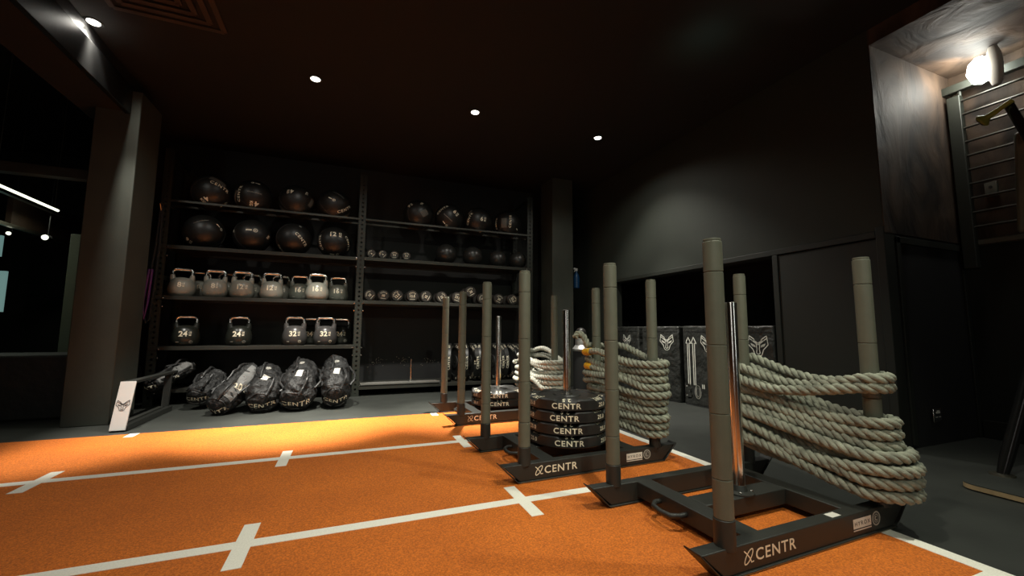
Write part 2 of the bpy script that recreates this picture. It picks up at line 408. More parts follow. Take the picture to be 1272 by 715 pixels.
# room beyond the column, at the left
struct('wall_left', MB().box(-9.2, -9.1, -3.2, 9.2, 0, 4), M['black'])
struct('wall_back', MB().box(-9.2, -1.9, 9.1, 9.2, 0, 4), M['wallpanel'])
struct('ceiling', MB().box(-9.2, -2.0, -3.2, 9.2, 3.6, 3.7), M['black'])
struct('wall_left', MB().box(-2.0, -1.92, 5.5, 9.1, 0, 3.6), M['black'])
P = onY(88, 290, 5.5); Q = onY(98, 290, 5.5)
struct('trim_9', MB().box(P.x, Q.x + .02, 5.5, 5.62, 0, P.z), M['pale'], bevel=.005)
P = onY(0, 207, 6.0); Q = onY(108, 223, 6.0)
b = MB().bar((P.x - 1.2, 6.0, P.z), (-1.95, 6.0, P.z), .12, .11)
struct('trim_10', b, M['brownbeam'], bevel=.004)
# corrugated brown panel under the pipes
P = onX(0, 300, -4.0)
b = MB()
for k in range(60):
    y = 6.3 + k * .045; b.box(-3.56, -3.52, y, y + .025, 1.86, 2.16)
b.box(-3.55, -3.50, 6.2, 9.0, 1.84, 2.18)
struct('trim_11', b, M['brownbeam'])
b = MB().box(-3.48, -3.44, 3.5, 9.0, 2.165, 2.20).box(-3.48, -3.44, 3.5, 9.0, 1.80, 1.835)
struct('trim_12', b, M['steelw'])
# tube light hanging along the far room
t = thing('tube_light', 'long glowing white tube light hanging in the room beyond the left column', 'light', (-3.2, 5.0, 0))
P0, P1 = onX(-40, 213, -3.2), onX(72, 261.5, -3.2)
rel = lambda p: Vector(p) - Vector((-3.2, 5.0, 0))
obj('tube', MB().tube([rel(P0), rel(P1)], .014, 10), M['tube'], t)
obj('housing', MB().bar(rel(P0) + Vector((0, 0, -.045)), rel(P1) + Vector((0, .1, -.045)), .05, .022), M['steelw'], t)
for k in (.25, .95):
    p = rel(P0.lerp(P1, k)); obj('hanger', MB().tube([p, Vector((p.x, p.y, 3.6))], .003, 6), M['steelw'], t)
lt = bpy.data.lights.new('tube_glow', 'AREA'); lt.shape = 'RECTANGLE'; lt.size = .05; lt.size_y = 2.0; lt.energy = 5; lt.color = (.95, 1, .8)
lo = bpy.data.objects.new('tube_glow', lt); COL.objects.link(lo); lo.location = (-3.2, 5.4, 2.0); lo.rotation_euler = (0, 0, 0)
# daylit openings at the far left
P0, P1 = onY(-60, 288, 7.0), onY(-1, 318, 7.0); Q1 = onY(-6, 440, 7)
struct('window_1', MB().box(P0.x, P1.x, 7.0, 7.04, P1.z, P0.z).box(P0.x, Q1.x, 7.0, 7.04, .9, P1.z - .18), M['window'])
# padded black barrier
P0 = onZ(78, 520)
o = obj('padded_barrier', MB().box(-4.6, P0.x + .02, P0.y, P0.y + .5, 0, .50), mat('black_padding', (.012, .014, .012), .6, bump=.6, bscale=12, bdist=.01), None, .02)
tag(o, 'low black padded block on the grey floor left of the left column', 'padded block')
# small surface spots in the far room
for i, (px, py, lab) in enumerate([(57, 295, 'small round white spotlight, the bigger of the two in the far left room'), (12, 290, 'small white spotlight at the far left edge beside the daylit opening')]):
    p = onY(px, py, 6.3); s_ = .03 if i == 0 else .02
    t = thing('spotlight', lab, 'light', (p.x, p.y, p.z))
    obj('lens', MB().lathe([(s_ * .2, -.03), (s_ * .9, -.028), (s_, -.015), (s_, 0)], 16, (0, 0, 0), 'Y'), M['tube'], t)
    obj('housing', MB().lathe([(s_ * 1.15, -.012), (s_ * 1.15, .05), (s_ * .4, .06)], 16, (0, 0, 0), 'Y').tube([(0, .03, 0), (0, .03, 3.6 - p.z)], .005, 6), M['black'], t)

# ------------------------------------------------------------------ ceiling downlights
def make_downlight(x, y, lab):
    t = thing('downlight', lab, 'ceiling light', (x, y, CEIL), 0, 'recessed ceiling downlights')
    obj('trim_ring', MB().lathe([(.036, .0), (.036, -.006), (.050, -.006), (.053, -.001), (.053, 0)], 28), M['frame'], t)
    obj('lens', MB().lathe([(.002, -.009), (.034, -.007), (.036, -.001)], 24), M['bulb'], t)
    return t
for (x, y), lab in zip(DL, ['leftmost ceiling downlight, glowing beside the black beam', 'bright ceiling downlight above the left bay of the rack', 'small ceiling downlight in front of the right bay of the rack', 'rightmost small ceiling downlight, in front of the back pillar']):
    make_downlight(x, y, lab)
# ceiling air grille
a_ = onZ(172, 28, CEIL); c_ = onZ(282, 44, CEIL)
t = thing('ceiling_vent', 'dark square air grille in the black ceiling above the rack', 'air vent', (-1.17, 2.90, CEIL))
for k in range(4):
    q = .30 - k * .065
    b = MB()
    for s1 in (-1, 1):
        b.bar((-q, s1 * q, -.006 - k * .002), (q, s1 * q, -.006 - k * .002), .035, .008)
        b.bar((s1 * q, -q, -.006 - k * .002), (s1 * q, q, -.006 - k * .002), .035, .008)
    obj('frame' if k == 0 else 'louvre', b, M['brownbeam'], t, .002)

# ================================================================== TURF TRACK
TX1 = 1.86; TY1 = 3.60
turf = thing('turf_track', 'orange artificial turf sprint track with white lane lines on the black floor', 'turf track', (0, 0, 0))
obj('turf', MB().box(-7.5, TX1, -2.6, TY1, .0, .008), M['turf'], turf)
def stripe(x0, x1, y0, y1):
    obj('lane_line', MB().box(x0, x1, y0, y1, .006, .0095), M['white'], turf)
W_ = .026
LA, LB = 2.652, 1.668
stripe(-7.5, .95, LA - W_, LA + W_)
stripe(.95, TX1 - .055, LA - W_, LA + W_)
stripe(-7.5, TX1 - .055, LB - W_, LB + W_)
stripe(-7.5, TX1 - .055, .67 - W_, .67 + W_)
stripe(TX1 - .055, TX1, -2.6, 2.0)
stripe(TX1 - .055, TX1, 2.0, TY1 - .001)
for X in (-2.30, -1.295, -.288, .717):
    for Y, h in ((LA, .145), (LB, .155)):
        stripe(X - W_, X + W_, Y - h, Y - W_); stripe(X - W_, X + W_, Y + W_, Y + h)
for X in (-1.295, .717): stripe(X - W_, X + W_, TY1 - .10, TY1)

# ================================================================== RACK
YF, YK = 4.80, 5.32
X0, X1, X2 = -1.66, .10, 2.16
rack = thing('storage_rack', 'tall dark perforated steel storage rack with two bays along the back wall', 'rack', (0, YF, 0))
def upright(x, y, wd=.075, sgn=-1, h=2.46):
    cell = .05; n = int(h / cell); hw = wd / 2; r = .012; b = MB()
    for k in range(n):
        z = cell * (k + .5); o = []; q = []
        for i in range(8):
            a = pi / 4 * i + pi / 8 * 0
            ca, sa = cos(a), sin(a); s_ = 1 / max(abs(ca), abs(sa))
            o.append((x + ca * s_ * hw, z + sa * s_ * cell / 2)); q.append((x + ca * r, z + sa * r))
        vs = [(p[0], y, p[1]) for p in o] + [(p[0], y, p[1]) for p in q] + [(p[0], y + .004, p[1]) for p in q]
        fs = []
        for i in range(8):
            j = (i + 1) % 8; fs += [(i, j, 8 + j, 8 + i), (8 + i, 8 + j, 16 + j, 16 + i)]
        b.add(vs, fs)
    # return flange of the angle section
    b.box(x + sgn * hw - .002, x + sgn * hw + .002, y, y + .05, 0, n * cell)
    b.box(x - hw, x + hw, y + .003, y + .005, 0, .03)
    return b
for x, s_ in ((X0, -1), (X1 + .01, -1), (X2, 1)):
    for y in (YF - YF, YK - YF):
        obj('upright', upright(x, y, .075, s_), M['rack'], rack)
def shelf(x0, x1, z, depth=(0, .52), lip=.035):
    b = MB().box(x0, x1, depth[0] + .004, depth[1], z - .006, z).box(x0, x1, depth[0] - .006, depth[0] + .004, z - lip, z + .002).box(x0, x1, depth[1] - .004, depth[1], z - lip, z)
    return obj('shelf', b, M['shelf'], rack, .0015)
def rails(x0, x1, z):
    for y in (-.004, .212): obj('rail', MB().box(x0, x1, y, y + .012, z - .018, z + .004), M['shelf'], rack, .0015)
xa, xb, xc, xd = X0 - .03, X1 - .02, X1 + .045, X2 + .03
rails(xa, xb, 1.945); rails(xc, xd, 1.945)
for z in (1.505, 1.02, .545): shelf(xa, xb, z)
shelf(xa, xb, .15, (.02, .52))
shelf(xc, xd, 1.512); shelf(xc, xd, 1.03); shelf(xc, xd, .105)
for x in (X0, X1, X2):
    for z in (2.42, 1.2, .12): obj('side_brace', MB().box(x - .004, x + .004, .02, .52, z - .02, z + .02), M['rack'], rack)
pn_ = obj('back_panel', MB().box(xc, xd, .50, .51, .10, .98), M['black'], rack)
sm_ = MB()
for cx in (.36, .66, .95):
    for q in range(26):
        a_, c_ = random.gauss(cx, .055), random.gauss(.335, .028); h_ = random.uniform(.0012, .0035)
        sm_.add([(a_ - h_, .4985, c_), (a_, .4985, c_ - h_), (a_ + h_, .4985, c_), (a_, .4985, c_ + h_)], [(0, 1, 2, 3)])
so = obj('sparkle_specks', sm_, M['print'], rack); so['kind'] = 'stuff'  # tiny pale specks, painted sparkles on the back panel
bz = MB()
for x in (X0 + .045, X1 - .035, X1 + .055, X2 - .045):
    for z in (1.49, 1.0, .52, .12, 1.40, .92, .44): bz.lathe([(.002, -.014), (.007, -.012), (.008, -.004)], 8, (x, 0, z), 'Y')
obj('bolt', bz, M['chrome'], rack)['kind'] = 'stuff'

# empty plate pin tray in the right bay
t = thing('plate_pin_tray', 'low silver plate tray with one upright pin at the bottom of the right bay', 'tray', (.56, 4.93, .107))
obj('tray', MB().box(-.40, .46, -.14, .10, 0, .012).box(-.40, .46, -.14, -.13, 0, .03), M['trayp'], t, .002)
obj('pin', MB().tube([(.15, 0, .01), (.15, 0, .27)], .009, 12), M['chrome'], t)

# ================================================================== KETTLEBELLS
KB = [(.0, 0), (.070, 0), (.092, .010), (.106, .038), (.111, .068), (.108, .100), (.099, .135), (.086, .163), (.064, .182), (.030, .190), (.0, .191)]
KB_R = [(r if r > 0 else .002, z) for r, z in KB]
def kb_meshes(matb, num):
    b = MB().lathe(KB_R, 40)
    for s_ in (-1, 1): b.tube([(s_ * .058, 0, .130), (s_ * .070, 0, .165), (s_ * .077, 0, .195), (s_ * .077, 0, .215)], [.036, .030, .022, .0175], 14)
    body = b.mesh('body', M[matb], True, 50)
    path = []
    for a in range(0, 91, 15): path.append((-.077 + .030 - .030 * cos(R(a)), 0, .238 + .030 * sin(R(a))))
    path = [(-.077, 0, .208)] + path + [(-x, y, z) for x, y, z in path[::-1]] + [(.077, 0, .208)]
    handle = MB().tube(path, .0165, 14).mesh('handle', M['chrome'], True)
    bv = bvh_of(body)
    art = join2d((text2d(num, .066, .03), (-.014, 0), 0), (text2d('KG', .026, .02), (.036 if len(num) > 1 else .016, 0), pi / 2))
    lett = wrap_art(art, bv, (0, 0, .112), (0, -1, 0), (0, 0, 1))
    lm = bpy.data.meshes.new('numeral'); lm.from_pydata([tuple(v) for v in lett.v], [], lett.f); lm.materials.append(M['print'])
    a2 = join2d((rect2d(.022, .005), (-.052, 0), 0), (roundel2d(.012), (.045, 0), 0))
    l2 = wrap_art(a2, bv, (0, 0, .038), (0, -1, 0), (0, 0, 1))
    em = bpy.data.meshes.new('emblem'); em.from_pydata([tuple(v) for v in l2.v], [], l2.f); em.materials.append(M['printgrey' if matb in ('kbl', 'kbm', 'kbd') else 'print'])
    return body, handle, lm, em
_kb = {}
def kettlebell(px, Y, z, kind, lab, rz=None):
    p = onY(px, 400, Y); num, mt, sc = kind
    if kind not in _kb:
        ms = kb_meshes(mt, num); t = thing('kettlebell', lab, 'kettlebell', (p.x, Y, z)); _kb[kind] = t
        for n_, me in zip(('body', 'handle', 'numeral', 'emblem'), ms): obj(n_, me, None, t)
    else:
        t = copy_thing(_kb[kind], (p.x, Y, z), 0, lab)
    t.scale = (sc, sc, sc)
    t.rotation_euler.z = -math.atan2(p.x, Y) * .8 if rz is None else rz
    g = 'competition kettlebells on the left bay shelves'; t['group'] = g
    return t
k8, k12, k16, k16d, k24, k32 = ('8', 'kbl', 1.0), ('12', 'kbl', 1.0), ('16', 'kbl', 1.04), ('16', 'kbm', 1.0), ('24', 'kbd', 1.05), ('32', 'kbv', 1.08)
z1, z2 = 1.0205, .5455
def kpx(px, py, Y, z): # x pixel at shelf height -> keep helper simple
    return px
for px, Y, k, lab in [
    (222, 4.93, k8, 'light grey 8 kg kettlebell at the left end of the upper kettlebell shelf'),
    (264, 4.93, k8, 'light grey 8 kg kettlebell, second from the left in the front row'),
    (298, 4.93, k12, 'light grey 12 kg kettlebell, third in the front row'),
    (335, 4.93, k12, 'light grey 12 kg kettlebell standing alone before the gap on the upper shelf'),
    (392, 4.90, k16, 'palest 16 kg kettlebell, pulled forward between two greyer 16 kg ones')]:
    kettlebell(px, Y, z1, k, lab)
for px, Y, k, lab in [
    (370, 5.05, k16d, 'greyer 16 kg kettlebell half hidden at the left of the palest 16 kg one'),
    (418, 5.02, k16d, 'greyer 16 kg kettlebell at the right end of the upper kettlebell shelf'),
    (246, 5.16, k8, 'kettlebell half hidden behind the leftmost 8 kg one'),
    (279, 5.16, k8, 'kettlebell mostly hidden behind the second 8 kg one'),
    (310, 5.16, k12, 'kettlebell mostly hidden behind the first 12 kg one'),
    (346, 5.16, k12, 'kettlebell mostly hidden behind the second 12 kg one')]:
    kettlebell(px, Y, z1, k, lab)
for px, Y, k, lab in [
    (232, 4.95, k24, 'dark 24 kg kettlebell at the left end of the lower kettlebell shelf'),
    (298, 4.95, k24, 'dark 24 kg kettlebell alone in the middle of the lower kettlebell shelf'),
    (367, 4.92, k32, 'dark grey 32 kg kettlebell, the left one of the pair'),
    (405, 4.92, k32, 'dark grey 32 kg kettlebell, the right one of the pair'),
    (387, 5.17, k24, 'dark kettlebell hidden behind and between the two 32 kg ones'),
    (424, 5.17, k24, 'dark kettlebell peeking out behind the right 32 kg one')]:
    kettlebell(px, Y, z2, k, lab)

# ================================================================== BALLS
def sphere_mesh(r, name, m_, nseg=48):
    bm = bmesh.new(); bmesh.ops.create_uvsphere(bm, u_segments=nseg, v_segments=nseg // 2, radius=r)
    me = bpy.data.meshes.new(name); bm.to_mesh(me); bm.free(); me.materials.append(m_)
    me.polygons.foreach_set('use_smooth', [True] * len(me.polygons)); return me
_sp = {}
def sph(r, kind):
    k = (round(r, 3), kind)
    if k not in _sp: _sp[k] = sphere_mesh(r, 'ball', M[kind])
    return _sp[k]
def sphere_art(art, c, r, n, upv, off=.0018):
    """artwork bent round a ball: arc-length mapping from the point in direction n"""
    n = Vector(n).normalized(); y = (Vector(upv) - n * Vector(upv).dot(n)).normalized(); x = y.cross(n)
    vs, fs = art; out = []
    for a, b_ in vs:
        d = sqrt(a * a + b_ * b_); th = d / r
        if d < 1e-9: v = n
        else: v = n * cos(th) + (x * a + y * b_) / d * sin(th)
        out.append(Vector(c) + v * (r + off))
    mb = MB(); mb.add(out, fs); return mb
def seen_basis(c):
    n = (CAM - Vector(c)).normalized(); u = (up - n * up.dot(n)).normalized(); return u.cross(n) * 1, u, n
def med_ball(c, r, lab, decals, group):
    """decals: (art, u, v, rotation degrees, material); u, v = place on the visible face in ball radii"""
    t = thing('medicine_ball', lab, 'medicine ball', c, 0, group)
    obj('ball', sph(r, 'ballm'), None, t)
    x, y, n = seen_basis(c)
    # a stitched seam round the ball
    pts = [(r * 1.0015 * cos(a * pi / 24), r * 1.0015 * sin(a * pi / 24)) for a in range(48)]
    q = Matrix.Rotation(random.uniform(0, 3), 3, 'Y') @ Matrix.Rotation(random.uniform(.5, 1.2), 3, 'X')
    obj('seam', MB().tube([q @ Vector((a, b_, 0)) for a, b_ in pts], .0018, 5, closed=True), M['dark'], t)
    for name, art, uu, vv, rot, m_, off in decals:
        w_ = sqrt(max(.02, 1 - uu * uu - vv * vv)); d = x * uu + y * vv + n * w_
        uv = y * cos(R(rot)) - x * sin(R(rot))
        decal(name, sphere_art(art, (0, 0, 0), r, d, uv, off), M[m_], t)
    return t
def band_panel(r, L=.16, wd=.055):  return rect2d(L, wd, 10, 4)
def word(sz=.034): return text2d('CENTR', sz * 1.2, .02, 1.25)
def kg(n_, sz=.055):
    sz *= 1.25
    return join2d((text2d(n_, sz, .03), (0, 0), 0), (text2d('KG', sz * .5, .03), (sz * (.62 if len(n_) == 1 else .95), 0), pi / 2))
def bars(): return join2d((rect2d(.040, .010), (-.02, 0), 0), (roundel2d(.013), (.025, 0), 0))
def stitch(): 
    return join2d(*[(ribbon([(-.004, -.004), (.004, .004)], .0018), (-.06 + .012 * k, 0), 0) for k in range(11)] + [(ribbon([(-.004, .004), (.004, -.004)], .0018), (-.06 + .012 * k, 0), 0) for k in range(11)])
Lt, Wd, Pn, Br = 'lettering', 'lettering', 'grey_panel', 'emblem'
gT = 'medicine balls on the top rails of the left bay'
RB = .175
def place_ball(px, py, Y): p = onY(px, py, Y); return (p.x, p.y, p.z)
ZT = 1.949 + sqrt(RB * RB - .110 ** 2)
def tb(px, r=RB, z=ZT): q = onY(px, 245, YF + .112); return (q.x, YF + .112, z)
med_ball(tb(263), RB, 'medicine ball at the left end of the top rails, grey panel on its crown', [
    (Pn, rect2d(.15, .045, 10, 4), .28, .70, -28, 'ballg', .0016), (Lt, word(.036), .38, .42, -32, 'print', .002), (Lt, kg('4'), -.25, -.35, -140, 'print', .002), (Br, bars(), .55, -.62, 45, 'print', .002)], gT)
med_ball(tb(315), RB, 'medicine ball with 4 KG and a stitched line on its front, left top rails', [
    (Lt, kg('4', .06), .15, -.38, 180, 'print', .002), ('stitching', stitch(), .05, .28, -8, 'printgrey', .002), (Br, bars(), .1, .82, 172, 'print', .002), (Lt, word(.034), -.72, .15, 82, 'print', .002), (Pn, rect2d(.13, .03, 8, 4), -.90, -.05, 84, 'ballg', .0016)], gT)
med_ball(tb(369), RB, 'medicine ball, 4 KG upside down and grey panel at its right, left top rails', [
    (Lt, kg('4', .05), -.25, .60, 185, 'print', .002), (Pn, rect2d(.10, .05, 8, 4), .80, 0, 65, 'ballg', .0016), (Lt, text2d('TR', .036, .02), .55, .55, 70, 'print', .002), (Pn, rect2d(.10, .03, 8, 4), -.80, -.45, -45, 'ballg', .0016)], gT)
med_ball(tb(416), RB, 'medicine ball at the right end of the left bay top rails, grey panel low', [
    (Br, bars(), -.15, .42, -25, 'print', .002), ('stitching', stitch(), .25, .72, -30, 'printgrey', .002), (Lt, word(.036), .62, -.18, 28, 'print', .002), (Pn, rect2d(.15, .05, 8, 4), .60, -.62, 24, 'ballg', .0016)], gT)
gS = 'medicine balls on the second shelf of the left bay'
def sb(px, r=RB, Y=YF + .18): p = onY(px, 285, Y); return (p.x, Y, 1.5055 + r)
med_ball(sb(254, .178), .178, 'bulging medicine ball at the left end of the second shelf, marked 9 KG', [
    (Lt, kg('9', .05), -.75, -.42, -50, 'print', .002), ('stitching', stitch(), -.15, .62, 18, 'printgrey', .002), (Br, bars(), .70, .35, -55, 'print', .002), (Br, roundel2d(.014), .82, -.5, 0, 'printgrey', .002)], gS)
med_ball(sb(314), RB, 'medicine ball with a white bar and round mark on its front, second shelf', [
    (Br, join2d((rect2d(.052, .014), (-.03, 0), 0), (roundel2d(.018), (.028, 0), 0)), .0, .38, -4, 'print', .002), (Lt, text2d('TR', .036, .02), .80, .0, 60, 'print', .002), (Lt, text2d('9', .045, .03), -.90, .25, 60, 'print', .002)], gS)
med_ball(sb(366), RB, 'medicine ball third on the second shelf with two slanting words on its front', [
    (Lt, word(.036), .42, .05, -55, 'print', .002), (Lt, text2d('CEN', .036, .02, 1.25), -.72, -.55, -60, 'print', .002), (Br, roundel2d(.012), .35, .82, 0, 'printgrey', .002)], gS)
med_ball(sb(416), RB, 'medicine ball marked 12 KG at the right end of the second shelf', [
    (Lt, kg('12', .06), -.05, .55, 0, 'print', .002), (Lt, word(.034), -.80, .0, 98, 'print', .002), (Lt, word(.034), .82, .0, -82, 'print', .002), (Br, join2d((rect2d(.045, .012), (-.03, 0), 0), (roundel2d(.014), (.022, 0), 0)), .05, -.72, 0, 'print', .002)], gS)
gR = 'medicine balls on the top rails of the right bay'
med_ball(tb(520), RB, 'medicine ball with a square grey panel at the left end of the right bay', [
    (Pn, rect2d(.085, .075, 8, 8), .42, .15, 32, 'ballg', .0016), (Lt, kg('9', .045), -.58, .55, 45, 'print', .002), (Lt, text2d('TR', .036, .02), .25, .75, 50, 'print', .002), (Br, rect2d(.035, .008), .45, -.70, 40, 'print', .002)], gR)
med_ball(tb(558), RB, 'medicine ball marked 6 KG with a stitched line, right bay top rails', [
    (Lt, word(.034), -.45, .60, 38, 'print', .002), (Lt, kg('6', .055), .42, .45, -45, 'print', .002), ('stitching', stitch(), -.05, .05, -42, 'printgrey', .002), (Br, bars(), -.25, -.38, -50, 'print', .002)], gR)
med_ball(tb(594), RB, 'medicine ball marked 6 KG on its front, third on the right top rails', [
    (Lt, kg('6', .055), .28, .18, -8, 'print', .002), (Lt, word(.034), -.62, .18, 68, 'print', .002), (Pn, rect2d(.07, .03, 8, 4), -.55, .62, 50, 'ballg', .0016), (Br, bars(), .05, -.70, -12, 'print', .002)], gR)
med_ball(tb(630), RB, 'medicine ball with an upright grey panel at the right end of the right bay', [
    (Pn, rect2d(.12, .07, 8, 6), -.22, .12, 90, 'ballg', .0016), (Lt, word(.034), .25, .25, 86, 'print', .002), (Lt, word(.03), -.80, .05, 88, 'print', .002), (Br, rect2d(.035, .010), .72, -.35, -60, 'print', .002)], gR)
for px, r, lab in ((554, .128, 'smooth black slam ball, leftmost on the second shelf of the right bay'), (587, .125, 'smooth black slam ball, second from the left on the right bay shelf'), (618, .113, 'smooth black slam ball, third from the left on the right bay shelf'), (643, .113, 'smooth black slam ball at the right end of the right bay shelf')):
    p = onY(px, 315, YF + .17)
    t = thing('slam_ball', lab, 'slam ball', (p.x, YF + .17, 1.5125), 0, 'slam balls in the right bay')
    b = MB(); 
    bo = obj('ball', sph(r, 'slam'), None, t); bo.location = (0, 0, r)
    v_ = obj('valve', MB().lathe([(.001, -.002), (.007, -.001), (.007, .002)], 12, (0, 0, r * 2 - .0005)), M['dark'], t)

# ================================================================== DUMBBELLS
def dumbbell_meshes(num, r):
    prof = [(r * .55, 0), (r * .86, .001), (r, .012), (r, .075), (r * .86, .088), (r * .4, .09)]
    b = MB().lathe(prof, 12, (0, 0, 0), 'Y')
    heads = b.mesh('head', M['db'], True, 30)
    grip = MB().lathe([(.014, .085), (.0165, .15), (.014, .215)], 16, (0, 0, 0), 'Y').mesh('grip', M['chrome'])
    art = join2d((text2d(num, r * .55, .03), (0, 0), 0), (rect2d(r * .85, r * .07), (0, -r * .5), 0), (arctext('CENTR', r * .30, r * .58, 90), (0, 0), 0))
    mb = flat_art(art, (0, 0, 0), (1, 0, 0), (0, 0, 1), .0015)
    me = bpy.data.meshes.new('face_print'); me.from_pydata([tuple(v) for v in mb.v], [], mb.f); me.materials.append(M['print'])
    return heads, grip, me
_db = {}
def dumbbell(px, py, Yf, z, num, r, roll, lab, group):
    p = onY(px, py, Yf); key = (num, r)
    if key not in _db: _db[key] = dumbbell_meshes(num, r)
    h, g, f = _db[key]
    t = thing('dumbbell', lab, 'dumbbell', (p.x, Yf, z), 0, group); t.rotation_euler = (0, roll, 0)
    obj('head', h, None, t); obj('head', h, None, t).location = (0, .21, 0); obj('grip', g, None, t); obj('face_print', f, None, t)
    return t
rolls = [-.9, .1, -.8, 0, -1.1, 1.0, .3, -1.0, .4, 1.1, .9, -1.2]
ords = ['first', 'second', 'third', 'fourth', 'fifth', 'sixth', 'seventh', 'eighth', 'ninth', 'tenth', 'eleventh']
gd = 'dumbbells in the long row of the right bay'
nums = ['10', '10', '12.5', '12.5', '15', '15', '17.5', '20', '20', '22.5', '25']
for i, px in enumerate([459.5, 476.5, 493.5, 512.5, 529.5, 549, 568.5, 600, 620, 637, 653.5]):
    r = .066 if i < 2 else .070
    lb = 'round-headed rubber dumbbell, %s from the left in the long shelf row' % ords[i] if i < 10 else 'round-headed rubber dumbbell at the right end of the long row, behind a sled post'
    dumbbell(px, 364, YF + .04, 1.0305 + r, nums[i], r, rolls[i], lb, gd)
pa = onY(568.5, 364, YF + .04).x; pb = onY(600, 364, YF + .04).x
dumbbell(585, 360, YF + .02, 1.0305 + .07 + .075, '20', .071, -.5, 'round-headed rubber dumbbell lying on top of two others in the long row', gd)
for i, (px, rl) in enumerate([(461.5, -.9), (475.5, -.9), (490, 0), (505, .05)]):
    r = .052
    dumbbell(px, 314, YF + .04, 1.5125 + r, ['6', '6', '7.5', '7.5'][i], r, rl, ['small round dumbbell next to the middle upright on the second shelf', 'small round dumbbell, second from the middle upright', 'small round dumbbell, third from the middle upright', 'small round dumbbell at the right end of the group of four'][i], 'small dumbbells on the second shelf of the right bay')

# ================================================================== WEIGHT PLATES
def plate_mesh(r=.222, th=.062):
    n = 96; b = MB(); rows = []
    prof = [(.028, th), (.05, th), (.052, th * .93), (.12, th * .90), (.125, th), (.0, 0)]
    def sm(a):   # scalloped rim, six lobes
        q = abs(((a * 6 / (2 * pi)) % 1) - .5) * 2
        return min(1, max(0, (q - .38) / .16))
    vs = []; fs = []
    levels = []
    for k in range(n):
        a = 2 * pi * k / n; s_ = sm(a)
        col = [(.028, 0.0), (r * .95, 0.0), (r, th * .10), (r, th * (.62 + .26 * s_)), (r * (.965 - .02 * (1 - s_)), th * (.72 + .28 * s_)), (r * .78, th), (r * .74, th), (r * .72, th * .90), (r * .36, th * .90), (r * .34, th), (.030, th), (.028, th * .9)]
        levels = len(col)
        vs += [(p * cos(a), p * sin(a), z) for p, z in col]
    for k in range(n):
        l = (k + 1) % n
        for j in range(levels - 1): fs.append((k * levels + j, l * levels + j, l * levels + j + 1, k * levels + j + 1))
        fs.append((k * levels + levels - 1, l * levels + levels - 1, l * levels, k * levels))
    b.add(vs, fs); me = b.mesh('disc', M['plate'], True, 28); return me
PM = plate_mesh(); PBV = bvh_of(PM)
def rim_art():
    mbs = MB()
    for ang, tx, sz in ((-90, 'CENTR', .040), (90, 'CENTR', .040), (-148, '25.0', .030), (-32, '25.0', .030), (30, '25.0', .03), (150, '25.0', .03)):
        vs, fs = text2d(tx, sz, .015, 1.15)
        out = []
        for a, h in vs:
            th_ = R(ang) + a / .222; z = .0285 + h
            rr = .2232
            out.append((rr * cos(th_), rr * sin(th_), z))
        mbs.add(out, fs)
    me = bpy.data.meshes.new('rim_lettering'); me.from_pydata([tuple(v) for v in mbs.v], [], mbs.f); me.materials.append(M['print']); return me
def face_art():
    arts = []
    for a in (90, 210, 330): arts.append((arctext('CENTR', .034, .193, a, .02, .15), (0, 0), 0))
    for a in (30, 150, 270): arts.append((arctext('25', .036, .193, a, .02, .15), (0, 0), 0))
    mb = flat_art(join2d(*arts), (0, 0, .0620), (1, 0, 0), (0, 1, 0), .0012)
    # the band the letters sit on slopes: press them down on the disc
    out = []
    for v in mb.v:
        h, hn, _, _ = PBV.ray_cast(Vector((v.x, v.y, .2)), Vector((0, 0, -1)), 1)
        out.append((h + Vector((0, 0, .0012))) if h is not None else v)
    me = bpy.data.meshes.new('face_lettering'); me.from_pydata([tuple(v) for v in out], [], mb.f); me.materials.append(M['print']); return me
RIM, FACE = rim_art(), face_art()
HUB = MB().lathe([(.0262, -.0005), (.034, -.0005), (.034, .0625), (.0262, .0625)], 32).mesh('hub_ring', M['chrome'])
def plate(loc, rz, lab, group, tilt=None, top=True):
    t = thing('weight_plate', lab, 'weight plate', loc, rz, group)
    if tilt: t.rotation_euler = tilt
    obj('disc', PM, None, t); obj('hub_ring', HUB, None, t); obj('rim_lettering', RIM, None, t)
    obj('face_lettering', FACE, None, t)
    return t
gp = 'black weight plates standing in the right bay'
names = ['leftmost', 'second from the left', 'third from the left', 'fourth from the left', 'fifth from the left', 'sixth from the left', 'seventh from the left', 'eighth from the left', 'ninth from the left', 'rightmost']
for i in range(10):
    X = 1.20 + i * .095
    plate((X, 4.98 + .004 * (i % 3), .108 + .2225), 0, 'black weight plate on edge in the right bay, %s in the row' % names[i], gp, tilt=(random.uniform(-.4, .4) , -pi / 2 + random.uniform(-.02, .02), 0))

